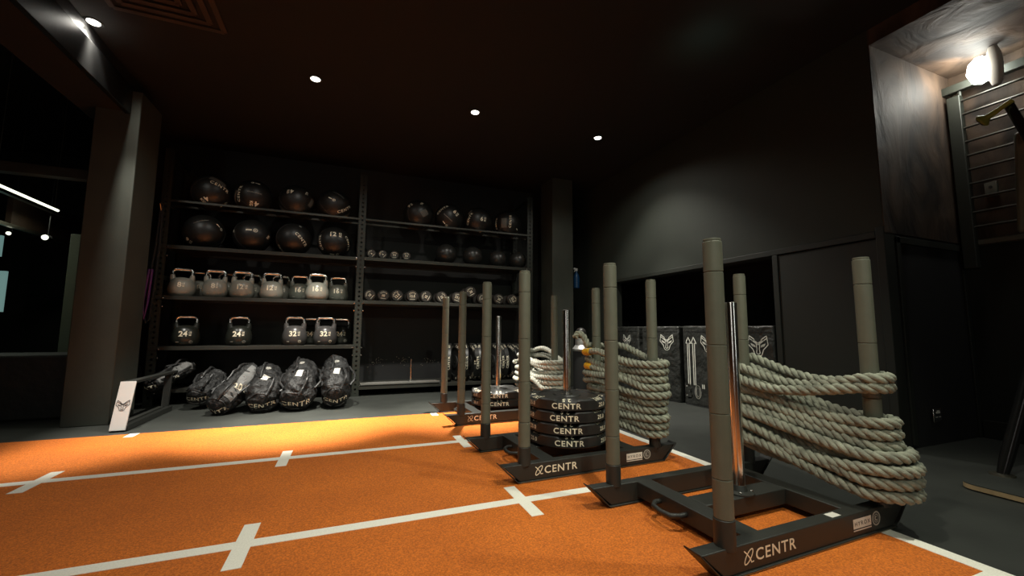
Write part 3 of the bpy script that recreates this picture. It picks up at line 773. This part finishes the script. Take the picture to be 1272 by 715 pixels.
# ================================================================== SLEDS
SA, SBW, SH = .400, .268, 1.002
def sled_proto(lab, x, y, rz):
    t = thing('push_sled', lab, 'push sled', (x, y, .010), rz, 'push sleds on the turf')
    yo = SBW + .022; HT = .082
    for s_ in (-1, 1):
        yc = s_ * (SBW - .002); b = MB()
        yi, ye = yc - .024, yc + .024
        # box tube with slanted ends
        b.hexa([(-.43, yi, .006), (.43, yi, .006), (.43, ye, .006), (-.43, ye, .006), (-.518, yi, HT), (.518, yi, HT), (.518, ye, HT), (-.518, ye, HT)])
        rn = obj('runner', b, M['frame'], t, .003)
        c = MB()
        # skid plate under it, turned up at both ends, slightly wider than the tube
        pr_ = [(-.529, .085), (-.440, .000), (.440, .000), (.529, .085)]
        for (xa_, za), (xb_, zb) in zip(pr_, pr_[1:]):
            th_ = .006
            c.hexa([(xa_, yi - .007, za), (xb_, yi - .007, zb), (xb_, ye + .007, zb), (xa_, ye + .007, za), (xa_, yi - .007, za + th_), (xb_, yi - .007, zb + th_), (xb_, ye + .007, zb + th_), (xa_, ye + .007, za + th_)])
        obj('skid_plate', c, M['steelw'] if False else M['frame'], rn, .0015)
        wq = MB().box(-.43, .43, yc - .0318 if s_ < 0 else yc + .0310, yc - .0310 if s_ < 0 else yc + .0318, .0005, .0035)
        obj('worn_edge', wq, M['steelw'], rn)
    def beam(name, x0, x1, y0, y1, z0=.022, z1=HT):
        return obj(name, MB().box(x0, x1, y0, y1, z0, z1), M['frame'], t, .003)
    beam('cross_beam', -.30, -.225, -SBW + .020, SBW - .020)
    beam('cross_beam', .205, .28, -SBW + .020, SBW - .020)
    beam('centre_beam', -.225, .205, -.045, .045)
    # steel storage post in the middle
    pst = obj('weight_post', MB().tube([(0, 0, HT - .004), (0, 0, .828)], .0225, 24), M['chrome'], t, .002)
    obj('post_base', MB().lathe([(.055, HT), (.055, HT + .006), (.030, HT + .010), (.024, HT + .03)], 24), M['frame'], pst)
    bo = MB()
    for q in range(4): a = q * pi / 2 + pi / 4; bo.lathe([(.006, HT + .004), (.006, HT + .012), (.003, HT + .014)], 6, (.043 * cos(a), .043 * sin(a), 0))
    obj('bolt', bo, M['chrome'], pst)
    # tow eye
    obj('tow_handle', MB().tube([(-.30 , -.02, .052), (-.33, -.02, .052), (-.355, 0, .050), (-.36, .04, .05), (-.35, .09, .05), (-.325, .11, .052), (-.30, .11, .052)], .0095, 12), M['frame'], t)
    # four upright posts
    for sx in (-1, 1):
        for sy in (-1, 1):
            cx, cy = sx * SA, sy * SBW
            p_ = obj('post', MB().tube([(cx, cy, HT - .01), (cx, cy, .158)], .0305, 28), M['frame'], t, .002)
            sl = MB(); zs = [.158, .272, .462, .668, .895, SH - .010]
            for z0, z1 in zip(zs, zs[1:]):
                r = .0285
                sl.lathe([(r - .002, z0 + .0004), (r, z0 + .0022), (r, z1 - .0022), (r - .002, z1 - .0004)], 28, (cx, cy, 0))
            obj('sleeve', sl, M['sleeve'], p_)
            obj('end_cap', MB().lathe([(.025, SH - .0105), (.0265, SH - .006), (.0255, SH - .001), (.002, SH)], 24, (cx, cy, 0)), M['sleeve'], p_)
    # artwork on the near runner: faces -Y
    yf = -(SBW - .002) - .024
    a1 = join2d((knot2d(.024), (-.104, -.0), 0), (text2d('CENTR', .048, .012, 1.12), (.018, 0), 0))
    decal('lettering', flat_art(a1, (-.228, yf, .046), (1, 0, 0), (0, 0, 1)), M['print'], t)
    decal('sticker', flat_art(rect2d(.105, .032), (.238, yf, .048), (1, 0, 0), (0, 0, 1)), M['whitep'], t)
    decal('sticker_text', flat_art(text2d('HYROX', .0195, .006, 1.35), (.238, yf - .0008, .048), (1, 0, 0), (0, 0, 1)), M['dark'], t)
    decal('sticker_rule', flat_art(rect2d(.105, .004), (.238, yf, .026), (1, 0, 0), (0, 0, 1)), M['whitep'], t)
    decal('round_badge', flat_art(roundel2d(.022), (.322, yf, .048), (1, 0, 0), (0, 0, 1)), M['printgrey'], t)
    return t
SP = [(1.462, 1.240, .022), (1.201, 2.146, .034), (1.217, 3.363, .021)]
SL = ['nearest push sled with an empty steel post, at the right end of the turf', 'middle push sled carrying four black plates on its steel post', 'farthest push sled carrying two black plates on its steel post']
s1 = sled_proto(SL[0], *SP[0])
s2 = copy_thing(s1, (SP[1][0], SP[1][1], .010), SP[1][2], SL[1])
s3 = copy_thing(s1, (SP[2][0], SP[2][1], .010), SP[2][2], SL[2])
# two white stickers only the nearest sled shows
decal('sticker', flat_art(rect2d(.05, .028), (.115, -SBW + .001, .0822), (1, 0, 0), (0, 1, 0)), M['whitep'], s1)
decal('sticker', flat_art(join2d((rect2d(.026, .036), (0, 0), 0)), (-.3005, -.205, .050), (0, -1, 0), (0, 0, 1)), M['whitep'], s1)
decal('sticker_text', flat_art(text2d('H', .03, .01), (-.3015, -.205, .050), (0, -1, 0), (0, 0, 1)), M['dark'], s1)
def on_sled(i, lx, ly, z=0):
    x, y, a = SP[i]; return Vector((x + lx * cos(a) - ly * sin(a), y + lx * sin(a) + ly * cos(a), z))
g4 = 'plates stacked on the middle sled'; g2 = 'plates stacked on the farthest sled'
base = .010 + .082 + .011
zz = base
for k, (dr, lab) in enumerate([(.07, 'black plate at the bottom of the stack of four on the middle sled'), (.04, 'black plate second from the bottom on the middle sled'), (-.05, 'black plate third from the bottom on the middle sled'), (.0, 'black plate on top of the stack of four on the middle sled')]):
    p = on_sled(1, 0, 0); plate((p.x, p.y, zz), -.52 + dr, lab, g4); zz += .0635
zz = base
for k, (dr, lab) in enumerate([(-.28, 'lower black plate on the farthest sled'), (-.32, 'upper black plate on the farthest sled, its top brightly lit')]):
    p = on_sled(2, 0, 0); plate((p.x, p.y, zz), dr, lab, g2); zz += .0635

# ================================================================== BATTLE ROPES
def strand_rope(path, rad, pitch, m_, name, parent, step=.011, n=6):
    """three strands laid round each other along a dense path"""
    pts = [Vector(p) for p in path]
    # resample evenly
    out = [pts[0]]; acc = 0
    for a, b_ in zip(pts, pts[1:]):
        L = (b_ - a).length
        if L < 1e-9: continue
        d = step - acc
        while d <= L: out.append(a.lerp(b_, d / L)); d += step
        acc = L - (d - step)
    for _ in range(2): out = [out[0]] + [(out[i - 1] + out[i] * 2 + out[i + 1]) / 4 for i in range(1, len(out) - 1)] + [out[-1]]
    b = MB(); fr = []; prev = None
    for i, p in enumerate(out):
        t = (out[min(i + 1, len(out) - 1)] - out[max(i - 1, 0)]).normalized()
        if prev is None: u = t.cross(Vector((0, 0, 1))).normalized() if abs(t.z) < .9 else t.cross(Vector((1, 0, 0))).normalized()
        else: u = (prev - t * prev.dot(t)).normalized()
        prev = u; fr.append((u, t.cross(u)))
    for k in range(3):
        pp = []
        for i, p in enumerate(out):
            a = 2 * pi * (k / 3 + i * step / pitch); u, v = fr[i]
            pp.append(p + (u * cos(a) + v * sin(a)) * rad * .53)
        b.tube(pp, rad * .55, n)
    return obj(name, b, m_, parent, ang=80)
def coil_path(pf, pn, z0, turns, dz, rad, seed, hw=.062, jitter=.5, zf=None, wav=.02, grow=0, sag=.0):
    """a coil wound round the two posts pf (far) and pn (near)"""
    rnd = random.Random(seed)
    ax = (pn - pf); ax.z = 0; L = ax.length; ax.normalize(); sd = Vector((ax.y, -ax.x, 0))
    if sd.x > 0: sd = -sd          # -X side first (the side the camera sees)
    pts = []; N = 64
    offs = [(rnd.uniform(-1, 1), rnd.uniform(0, 6.28), rnd.uniform(-1, 1), rnd.uniform(-1, 1)) for _ in range(turns + 2)]
    for t in range(turns):
        for k in range(N):
            f = k / N; tt = t + f
            def lerp_off(j): 
                s_ = f * f * (3 - 2 * f); return offs[t][j] * (1 - s_) + offs[t + 1][j] * s_
            w_ = hw + jitter * .018 * lerp_off(0) + grow * (tt / turns)
            ext = .012 * jitter * lerp_off(2)
            per = 2 * L + 2 * pi * w_; s_ = f * per
            if s_ < L: q = s_ / L; p = pf + ax * s_ + sd * w_; al = q; side = 1
            elif s_ < L + pi * w_:
                a = (s_ - L) / w_; p = pn + ax * sin(a) * (w_ + ext) + sd * cos(a) * w_; al = 1; side = 0
            elif s_ < 2 * L + pi * w_: q = (s_ - L - pi * w_) / L; p = pn - ax * (q * L) - sd * w_; al = 1 - q; side = -1
            else:
                a = (s_ - 2 * L - pi * w_) / w_; p = pf - ax * sin(a) * (w_ + ext) - sd * cos(a) * w_; al = 0; side = 0
            zb = z0 + dz * tt
            if zf is not None: zb = (zf[0] + (zf[1] - zf[0]) * tt / turns) * (1 - al) + zb * al
            wvv = (wav * sin(pi * al) * (offs[t][3] if side >= 0 else offs[t][0]) + wav * .5 * sin(2 * pi * al) * offs[t][2]) - sag * sin(al * pi)
            p = Vector((p.x, p.y, zb + wvv)); 
            # bulge of the long sides
            if side: p += sd * side * .022 * jitter * sin(al * pi) * (1 + offs[t][3] * .8)
            pts.append(p)
    return pts
def tape(path_pts, i0, rad, parent, m_=None):
    obj('end_tape', MB().tube(path_pts[i0:i0 + 5], rad * 1.14, 14), m_ or M['yellow'], parent)

# rope on the nearest sled
t = thing('battle_rope', 'thick grey battle rope coiled round the rear posts of the nearest sled', 'battle rope', (0, 0, 0), 0, 'battle ropes wound round the sleds')
pf, pn = on_sled(0, SA, SBW), on_sled(0, SA, -SBW)
rr = .021
p1 = coil_path(pf, pn, .125, 7, .041, rr, 3, hw=.060, zf=(.20, .48), wav=.034, jitter=.8)
p2 = coil_path(pf, pn, .130, 4, .044, rr, 5, hw=.104, zf=(.22, .40), wav=.030, jitter=.6)
p3 = coil_path(pf, pn, .500, 2, .034, rr, 9, hw=.066, zf=(.50, .60), wav=.010, jitter=1.2, sag=.045)
o_ = on_sled(0, SA, SBW)
strand_rope(p1 + p3, rr, .100, M['rope'], 'rope', t)
strand_rope(p2, rr, .100, M['rope'], 'rope', t)

# rope on the middle sled
t = thing('battle_rope', 'tall stack of grey battle rope coiled on the middle sled, with yellow tape', 'battle rope', (0, 0, 0), 0, 'battle ropes wound round the sleds')
pf, pn = on_sled(1, SA, SBW), on_sled(1, SA, -SBW)
q1 = coil_path(pf, pn, .145, 10, .0415, rr, 13, hw=.066, zf=(.16, .62), wav=.030, jitter=.7)
e0 = q1[-1]; 
q1 += [e0 + Vector((0, .01, .03)), e0 + Vector((-.015, .03, .07)), e0 + Vector((-.04, .05, .085)), e0 + Vector((-.06, .06, .05))]
strand_rope(q1, rr, .100, M['rope'], 'rope', t)
for k in (1, 3):
    i0 = len(q1) - 3 - 64 * k + 1 - 1
    i0 = 64 * (10 - k) + 0
    tape(q1, max(0, i0 - 2), rr, t)
# rope on the farthest sled
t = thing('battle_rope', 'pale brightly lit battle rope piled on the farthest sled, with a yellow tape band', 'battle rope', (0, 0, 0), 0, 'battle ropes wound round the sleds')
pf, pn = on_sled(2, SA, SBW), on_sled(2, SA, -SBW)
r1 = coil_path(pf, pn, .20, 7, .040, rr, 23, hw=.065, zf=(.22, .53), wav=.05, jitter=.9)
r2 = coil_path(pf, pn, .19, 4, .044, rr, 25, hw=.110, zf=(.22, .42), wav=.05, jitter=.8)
strand_rope(r1, rr, .100, M['ropelit'], 'rope', t); strand_rope(r2, rr, .100, M['ropelit'], 'rope', t)
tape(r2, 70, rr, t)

# ================================================================== SAND BAGS
def bag_mesh(rx, rz_, L, seed, wr=.018):
    nu, nv = 64, 72; vs = []; fs = []
    for j in range(nv + 1):
        s_ = -1 + 2 * j / nv; e = 1 - abs(s_) ** 4.5
        k = max(.02, e) ** (1 / 2.3)
        for i in range(nu):
            a = 2 * pi * i / nu; ca, sa = cos(a), sin(a)
            x = rx * k * math.copysign(abs(ca) ** .85, ca); z = rz_ * k * math.copysign(abs(sa) ** .85, sa); y = s_ * L / 2
            p = Vector((x, y, z)); nrm = Vector((x / rx, s_ ** 5, z / rz_)).normalized()
            q = noise.noise(p * 6 + Vector((seed, 0, 0))) + 1.1 * (.35 - abs(noise.noise(Vector((p.x * 9, p.y * 17, p.z * 9)) + Vector((0, seed, 0))))) - .5 * abs(noise.noise(Vector((p.x * 20 + p.y * 8, p.y * 9, p.z * 20)) + Vector((0, 0, seed))))
            p += nrm * (q * wr * 1.6)
            vs.append(p)
    for j in range(nv):
        for i in range(nu):
            l = (i + 1) % nu; fs.append((j * nu + i, j * nu + l, (j + 1) * nu + l, (j + 1) * nu + i))
    fs += [tuple(range(nu))[::-1], tuple(nv * nu + i for i in range(nu))]
    b = MB(); b.add(vs, fs); return b.mesh('body', M['bag'], True, 70)
def sandbag(px, py, Y, rx, rz_, L, elev, yaw, seed, lab, word_=True, strap=None, roll=0, patch=True, zmin=0):
    c = onY(px, py, Y)
    t = thing('sand_bag', lab, 'sand bag', c, 0, 'black sand bags at the foot of the left bay')
    Q = Matrix.Rotation(yaw, 3, 'Z') @ Matrix.Rotation(elev, 3, 'X') @ Matrix.Rotation(roll, 3, 'Y')
    t.rotation_euler = Q.to_euler()
    me = bag_mesh(rx, rz_, L, seed); bd = obj('body', me, None, t); bv = bvh_of(me)
    if zmin is not None:      # let it rest: the lowest point touches the surface below it
        lo_ = min((Q @ v.co).z for v in me.vertices); c.z = zmin - lo_ + .001; t.location = c
    # end seam piping
    for yy in (-L / 2 * .86, L / 2 * .86):
        k = (1 - .86 ** 4.5) ** (1 / 2.3)
        pts = []
        for i in range(36):
            a = 2 * pi * i / 36; d = Vector((cos(a), 0, sin(a))); h, hn, _, _ = bv.ray_cast(Vector((0, yy, 0)), d, 1)
            pts.append((h if h is not None else d * rx) + d * .002)
        obj('piping', MB().tube(pts, .0050, 6, closed=True), M['strapd'], t)
    # carrying handles arching over the side
    for hx, ang_ in ((-.45, 70), (.45, 110), (0, 20), (0, 160)):
        a = R(ang_); d = Vector((cos(a), 0, sin(a))); tn = Vector((0, 1, 0))
        pts = []
        for q in range(13):
            f = q / 12; y_ = (-.13 + .26 * f) + hx * .25
            h, hn, _, _ = bv.ray_cast(Vector((0, y_, 0)), d, 1)
            s0 = h if h is not None else d * rx
            pts.append(s0 + d * (.004 + .026 * sin(pi * f)) + Vector((.02 * sin(pi * f), 0, 0)))
        obj('handle', MB().tube(pts, .010, 8), M['strapd'], t)
    if word_:
        decal('lettering', wrap_art(text2d('CENTR', min(.062, rx * .42), .015, 1.12), bv, (0, -L / 2, -.01), (0, -1, 0), (0, 0, 1), .003, .3), M['print'], t)
        decal('reflective_strip', wrap_art(ribbon([(-rx * .55, -rz_ * .45), (-rx * .3, -rz_ * .55), (rx * .3, -rz_ * .55), (rx * .55, -rz_ * .45)], .010), bv, (0, -L / 2, 0), (0, -1, 0), (0, 0, 1), .003, .3), M['strap'], t)
    if patch:
        decal('white_patch', wrap_art(rect2d(.05, .085, 4, 6), bv, (.0, -L * .06, rz_), (0, -.2, 1), (.15, 1, 0), .003, .3), M['whitep'], t)
        decal('round_patch', wrap_art(join2d((rect2d(.04, .02), (0, 0), 0), (roundel2d(.018), (0, 0), 0)), bv, (0.0, L * .22, rz_), (0, -.1, 1), (0, 1, 0), .003, .3), M['printgrey'], t)
    if strap:
        side = strap[1]
        d = Vector((side * .72, 0, .7)).normalized()
        sp = decal('weight_band', wrap_art(rect2d(.085, L * .72, 6, 16), bv, (side * rx * .7, 0, rz_ * .6), d, (0, 1, 0), .004, .3), M['strap'], t)
        decal('lettering', wrap_art(join2d((text2d(strap[0], .075, .02), (0, 0), 0), (text2d('KG', .036, .02), (.066, 0), pi / 2)), bv, (side * rx * .7, -L * .12, rz_ * .6), d, (-.8 * side, 1, 0), .006, .3), M['print'], t)
    return t
sandbag(212, 474, 4.78, .085, .075, .42, R(22), R(-38), 1.3, 'black sand bag with a grey 10 KG band, tilted on the low shelf', strap=('10', 1), zmin=.154, patch=False)
sandbag(258, 478, 4.62, .105, .10, .40, R(26), R(-10), 7.1, 'black sand bag half behind the one with the 20 KG band', zmin=.03, patch=False)
sandbag(293, 484, 4.34, .105, .105, .56, R(32), R(-24), 4.4, 'black sand bag with a long grey 20 KG band down its side', strap=('20', 1), patch=False)
sandbag(331, 485, 4.32, .122, .12, .50, R(30), R(0), 9.2, 'black sand bag right of the 20 KG one, lower than its neighbours')
sandbag(373, 485, 4.30, .142, .135, .54, R(33), R(-3), 12.6, 'widest black sand bag, second from the right, white word on its end')
sandbag(417, 484, 4.32, .122, .135, .54, R(35), R(2), 17.3, 'black sand bag at the right end of the row beside the middle upright')

# ================================================================== LEFT STEP FRAME WITH EMBLEM
t = thing('bench_frame', 'black steel frame with a slanted white end plate bearing a wolf emblem', 'bench frame', (-1.44, 3.72, 0))
A = Vector((-.045, 0, .012)); B = Vector((.045, 0, .012)); T1 = Vector((-.045, .10, .335)); T2 = Vector((.045, .10, .335))
nrm = (B - A).cross(T1 - A).normalized()
b = MB().hexa([A, B, B - nrm * .012, A - nrm * .012, T1, T2, T2 - nrm * .012, T1 - nrm * .012])
pl_ = obj('end_plate', b, M['signw'], t, .002)
upv = (T1 - A).normalized()
if nrm.y > 0: nrm = -nrm
decal('emblem', flat_art(wolf2d(.036), (A + B + T1 + T2) / 4, (1, 0, 0), upv, .0015 if Vector((1, 0, 0)).cross(upv).y < 0 else -.0015), M['dark'], pl_)
obj('bottom_rail', MB().bar((.03, .02, .022), (.03, .82, .022), .04, .04), M['frame'], t, .003)
obj('bottom_rail', MB().bar((-.03, .02, .022), (-.03, .82, .022), .04, .04), M['frame'], t, .003)
obj('top_rail', MB().bar((.0, .11, .325), (.0, .95, .325), .06, .022), M['frame'], t, .003)
obj('rear_leg', MB().bar((.0, .80, .012), (.0, .84, .315), .05, .03, (0, 1, 0)), M['frame'], t, .003)

# purple band hanging beside the rack
p = onY(188, 330, 4.7)
t = thing('resistance_band', 'purple and black resistance bands hanging beside the left upright of the rack', 'exercise band', (p.x, 4.7, 0))
obj('band', MB().tube([(.04, 0, 1.86), (.045, -.004, 1.5), (.035, 0, 1.1), (.02, 0, .80), (.0, 0, .76), (-.02, 0, .82), (-.01, 0, 1.1), (.02, 0, 1.5), (.03, 0, 1.86)], .010, 8), M['black'], t)
obj('band', MB().tube([(.015, -.02, 1.25), (.005, -.02, .95), (-.01, -.02, .80), (-.03, -.02, .95), (-.005, -.02, 1.25)], .011, 8), M['purple'], t)
obj('hook', MB().tube([(.035, 0, 1.80), (.035, -.04, 1.86), (.035, .03, 1.90), (.035, .4, 1.90)], .006, 8), M['steelw'], t)

# ================================================================== SOFT PLYO BOXES IN THE RECESS
def plyo(loc, wd, dp, ht, rz, lab, artfn=None):
    t = thing('plyo_box', lab, 'plyo box', loc, rz, 'soft plyo boxes in the wall recess')
    bd = MB().box(0, dp, -wd, 0, 0, ht)
    o = obj('body', bd, M['vinyl'], t, .018)
    o.modifiers['bevel'].segments = 4
    sub = MB()
    for zz_ in (.004, ht - .055): sub.box(-.003, .004, -wd + .015, -.015, zz_, zz_ + .004)
    obj('seam', sub, M['dark'], t)
    if artfn:
        for art, yy, zz_ in artfn: decal('print', flat_art(art, (0, yy, zz_), (0, -1, 0), (0, 0, 1), .0025), M['printw'], t)
    return t
M['printw'] = mat('white_outline_print', (.85, .85, .76), .6)
def arrow2d(h):
    hw_, s_ = .032, .011
    return ribbon([(-s_, -h / 2), (-s_, h / 2 - .06), (-hw_, h / 2 - .06), (0, h / 2), (hw_, h / 2 - .06), (s_, h / 2 - .06), (s_, -h / 2)], .009)
def outline_text(s_, size):
    big = text2d(s_, size, .035); return big
P1 = onX(842, 405, XR); P2 = onX(797, 405, XR)
yA = 3.27
thirty = join2d((ring2d(.030, .012, 20, 150, -80), (-.062, .030), 0), (ring2d(.034, .012, 20, 80, -150), (-.062, -.032), 0), (ribbon([(.048 + .034 * cos(a * pi / 12), .062 * sin(a * pi / 12)) for a in range(24)], .008, True), (0, 0), 0), (ribbon([(.048 + .018 * cos(a * pi / 12), .044 * sin(a * pi / 12)) for a in range(24)], .005, True), (0, 0), 0), (ribbon([(.105, .075), (.105, .045)], .010), (0, 0), 0), (ribbon([(.125, .075), (.125, .045)], .010), (0, 0), 0))
plyo((XR - .012, 2.70, 0), .40, .6, .768, 0, 'black soft plyo box at the right end of the recess, with one wolf emblem', [(wolf2d(.085), -.26, .60)])
plyo((XR - .012, yA, 0), .56, .6, .770, 0, 'black soft plyo box with two tall arrows and 30 inch mark on its side',
     [(arrow2d(.46), -.075, .43), (arrow2d(.46), -.143, .43), (thirty, -.130, .135), (wolf2d(.078), -.315, .60)])
plyo((XR - .10, 3.78, 0), .48, .6, .768, R(9), 'creased black soft plyo box with a narrow wolf emblem, left of the 30 inch one', [(wolf2d(.080), -.33, .60)])
plyo((XR - .03, 4.41, 0), .50, .6, .768, R(-2), 'black soft plyo box at the far left end of the recess', [(wolf2d(.070), -.28, .60)])

# black stand with a ball on top behind the middle rope
t = thing('barrel_stand', 'slim black stand wrapped in silver tape, behind the middle rope stack', 'stand', (2.36, 3.9, 0))
obj('column', MB().lathe([(.075, 0), (.085, .01), (.085, .50), (.078, .52)], 28), M['black'], t)
obj('tape_wrap', MB().lathe([(.086, .50), (.093, .52), (.062, .56), (.060, .63), (.05, .632)], 24), M['silver'], t)
o = obj('ball', sph(.058, 'slam'), None, None); o.name = 'steel_ball'; o.location = (2.36, 3.9, .691); tag(o, 'small shiny dark ball resting on the silver-wrapped stand', 'ball')
# blue spray bottle hanging by the pillar
p = onY(716, 343, 5.0)
t = thing('spray_bottle', 'blue spray bottle with a white nozzle hanging right of the back pillar', 'spray bottle', (p.x, 5.0, 1.30))
obj('body', MB().lathe([(.03, 0), (.042, .01), (.044, .15), (.03, .20), (.015, .225), (.015, .245)], 24), M['blue'], t)
obj('nozzle', MB().lathe([(.018, .245), (.018, .27), (.012, .28)], 16).bar((.015, 0, .275), (-.045, 0, .28), .02, .02).bar((-.02, 0, .268), (-.035, 0, .235), .01, .008), M['signw'], t)
obj('holder', MB().box(-.04, .04, .04, .45, .02, .04), M['black'], t)

# ================================================================== SOCKET
p = onY(1163, 515, 1.522)
t = thing('wall_socket', 'silver double plug socket low on the black panel at the right', 'socket', (p.x, 1.522, p.z))
obj('plate', MB().box(-.046, .046, -.008, 0, -.043, .043), M['chrome'], t, .003)
obj('insert', MB().box(-.038, .038, -.0095, -.008, -.034, .034), M['dark'], t, .001)
b = MB()
for sx in (-1, 1):
    b.box(sx * .019 - .004, sx * .019 + .004, -.011, -.0095, .012, .022)
    for q in (-1, 1): b.box(sx * .019 + q * .007 - .003, sx * .019 + q * .007 + .003, -.011, -.0095, -.014, -.008)
b.box(-.012, -.004, -.013, -.0095, .012, .030).box(.004, .012, -.013, -.0095, .012, .030)
obj('switch', b, M['whitep'], t)

# ================================================================== WALL BARS + LAMP
t = thing('wall_bars', 'dark steel ladder of thin rungs fixed to the brown wall at upper right', 'wall bars', (4.08, 1.47, 1.17))
obj('post', MB().box(-.025, .03, -.035, .035, 0, 1.27), M['rack'], t, .004)
obj('post', MB().box(-.025, .03, -.90, -.83, 0, 1.27), M['rack'], t, .004)
for k in range(12): obj('rung', MB().tube([(0, -.02, .29 + k * .104 - .005 * 0), (0, -.85, .29 + k * .104)], .0085, 10), M['rungm'], t) if .29 + k * .104 < 1.26 else None
obj('bracket', MB().box(.0, .07, -.02, .02, .02, .07).box(.0, .07, -.02, .02, 1.15, 1.20), M['rack'], t)
t = thing('overhead_beam', 'dark steel beam running above the wall bars at upper right', 'beam', (4.08, 1.5, 2.50))
obj('beam', MB().bar((0, .10, 0), (0, -1.6, 0), .05, .06), M['rack'], t, .004)
obj('stud', MB().tube([(0, -.06, -.065), (0, -.06, -.03)], .010, 10), M['rack'], t)
t = thing('small_bracket', 'small pale metal bracket on the brown wall between the rungs', 'bracket', (4.14, 1.36, 1.72))
obj('plate', MB().box(0, .03, -.03, .03, -.05, .05), M['ledge'], t, .003)
obj('hole', MB().lathe([(.010, -.002), (.010, .001)], 12, (0, 0, .015), 'X'), M['dark'], t)
# lamp
LP = Vector((4.0, 1.30, 2.53))
t = thing('wall_lamp', 'blazing white lamp with a grey oval hood above the wall bars', 'lamp', LP)
obj('bulb', MB().lathe([(.004, -.10), (.045, -.075), (.066, -.01), (.055, .05), (.022, .09)], 20), M['bigbulb'], t)  # bulb oversized to stand in for the glow around the lamp
h = MB(); 
for k in range(15):
    pass
h.lathe([(.003, -.155), (.028, -.14), (.046, -.08), (.050, 0), (.046, .08), (.028, .14), (.003, .155)], 24)
ho = obj('hood', h, M['printgrey'], t); ho.location = (-.05, -.085, -.03); ho.scale = (.5, .8, .95)
obj('arm', MB().tube([(.16, 0, .05), (.05, 0, .05), (0, 0, .05)], .012, 8), M['rack'], t)
lgt = point('lamp_light', LP + Vector((-.10, .05, -.02)), 7, .06, (1, .95, .85))
# ================================================================== SKI MACHINE at the right edge
t = thing('ski_machine', 'black standing ski machine on a wood-edged platform, cut by the right edge', 'exercise machine', (3.17, 1.10, 0))
a_ = onZ(1208, 602, .03); bq = onZ(1300, 626, .03)
x0 = 2.86 - 3.17
b = MB()
ring_ = []
X_0, X_1, Y_0, Y_1, rc = a_.x - 3.17 + .01, .85, -1.0, a_.y - 1.10 + .055, .06
for cx, cy, a0 in ((X_1 - rc, Y_1 - rc, 0), (X_0 + rc, Y_1 - rc, 90), (X_0 + rc, Y_0 + rc, 180), (X_1 - rc, Y_0 + rc, 270)):
    for q in range(7): a = R(a0 + q * 15); ring_.append((cx + rc * cos(a), cy + rc * sin(a)))
n_ = len(ring_)
for z0, z1, nm, mm in ((.006, .026, 'platform', 'wood'), (.026, .030, 'platform_mat', 'rubber')):
    b = MB(); b.add([(x, y, z0) for x, y in ring_] + [(x, y, z1) for x, y in ring_], [tuple(range(n_))[::-1], tuple(range(n_, 2 * n_))] + [(i, (i + 1) % n_, n_ + (i + 1) % n_, n_ + i) for i in range(n_)])
    obj(nm, b, M[mm], t)
top = onX(1290, 425, 3.17) - Vector((3.17, 1.10, 0)); bot = onZ(1245, 590, .03) - Vector((3.17, 1.10, 0))
upr = Vector((top.x + .02, top.y - .42, 2.05))
obj('upright', MB().tube([bot, bot + (top - bot) * .12, top, upr], [.020, .026, .028, .028], 20), M['gloss'], t)
HO = Vector((3.17, 1.10, 0))
c0 = onX(1258, 124, 3.44) - HO; c1 = onX(1226, 146, 3.44) - HO; dd = (c1 - c0).normalized()
hd = obj('handle', MB().tube([c0, c0.lerp(c1, .5), c1], [.014, .013, .018], 14), M['olive'], t, label='olive yellow handle with a flared foot')
obj('flared_foot', MB().tube([c1, c1 + dd * .020, c1 + dd * .030], [.020, .039, .035], 18), M['olive'], hd)
obj('pad', MB().tube([c1 + dd * .029, c1 + dd * .036], [.031, .026], 18), M['dark'], hd)
h0, h1, h2 = onX(1257, 165, 3.5), onX(1262, 290, 3.5), onX(1252, 128, 3.5)
T0 = Vector((3.17, 1.10, 0))
obj('housing', MB().hexa([h1 - T0 + Vector((0, -.30, 0)), h1 - T0, h1 - T0 + Vector((.1, 0, 0)), h1 - T0 + Vector((.1, -.30, 0)), h0 - T0 + Vector((0, -.30, .05)), h0 - T0, h0 - T0 + Vector((.1, 0, 0)), h0 - T0 + Vector((.1, -.30, .05))]), M['sleeve'], t, .02)
obj('head_brace', MB().tube([onX(1280, 175, 3.46) - T0, upr], .022, 14).tube([upr, h1 - T0 + Vector((.05, -.15, .1))], .022, 14), M['gloss'], t)
obj('head_arm', MB().tube([h2 - T0, onX(1280, 175, 3.46) - T0], .022, 14), M['gloss'], t)
obj('foot_plate', MB().lathe([(.045, 0), (.045, .006), (.026, .010)], 20, bot), M['steelw'], t)
# red framed board, top right corner
p = onX(1266, 12, 4.16)
t = thing('red_sign', 'corner of a red board in a pale metal frame, top right edge', 'sign', (4.12, p.y, p.z))
obj('board', MB().box(0, .02, -.5, 0, -.03, .5), M['red'], t)
obj('frame', MB().box(-.01, .02, 0, .02, -.05, .5).box(-.01, .02, -.5, .02, -.05, -.03), M['ledge'], t, .002)
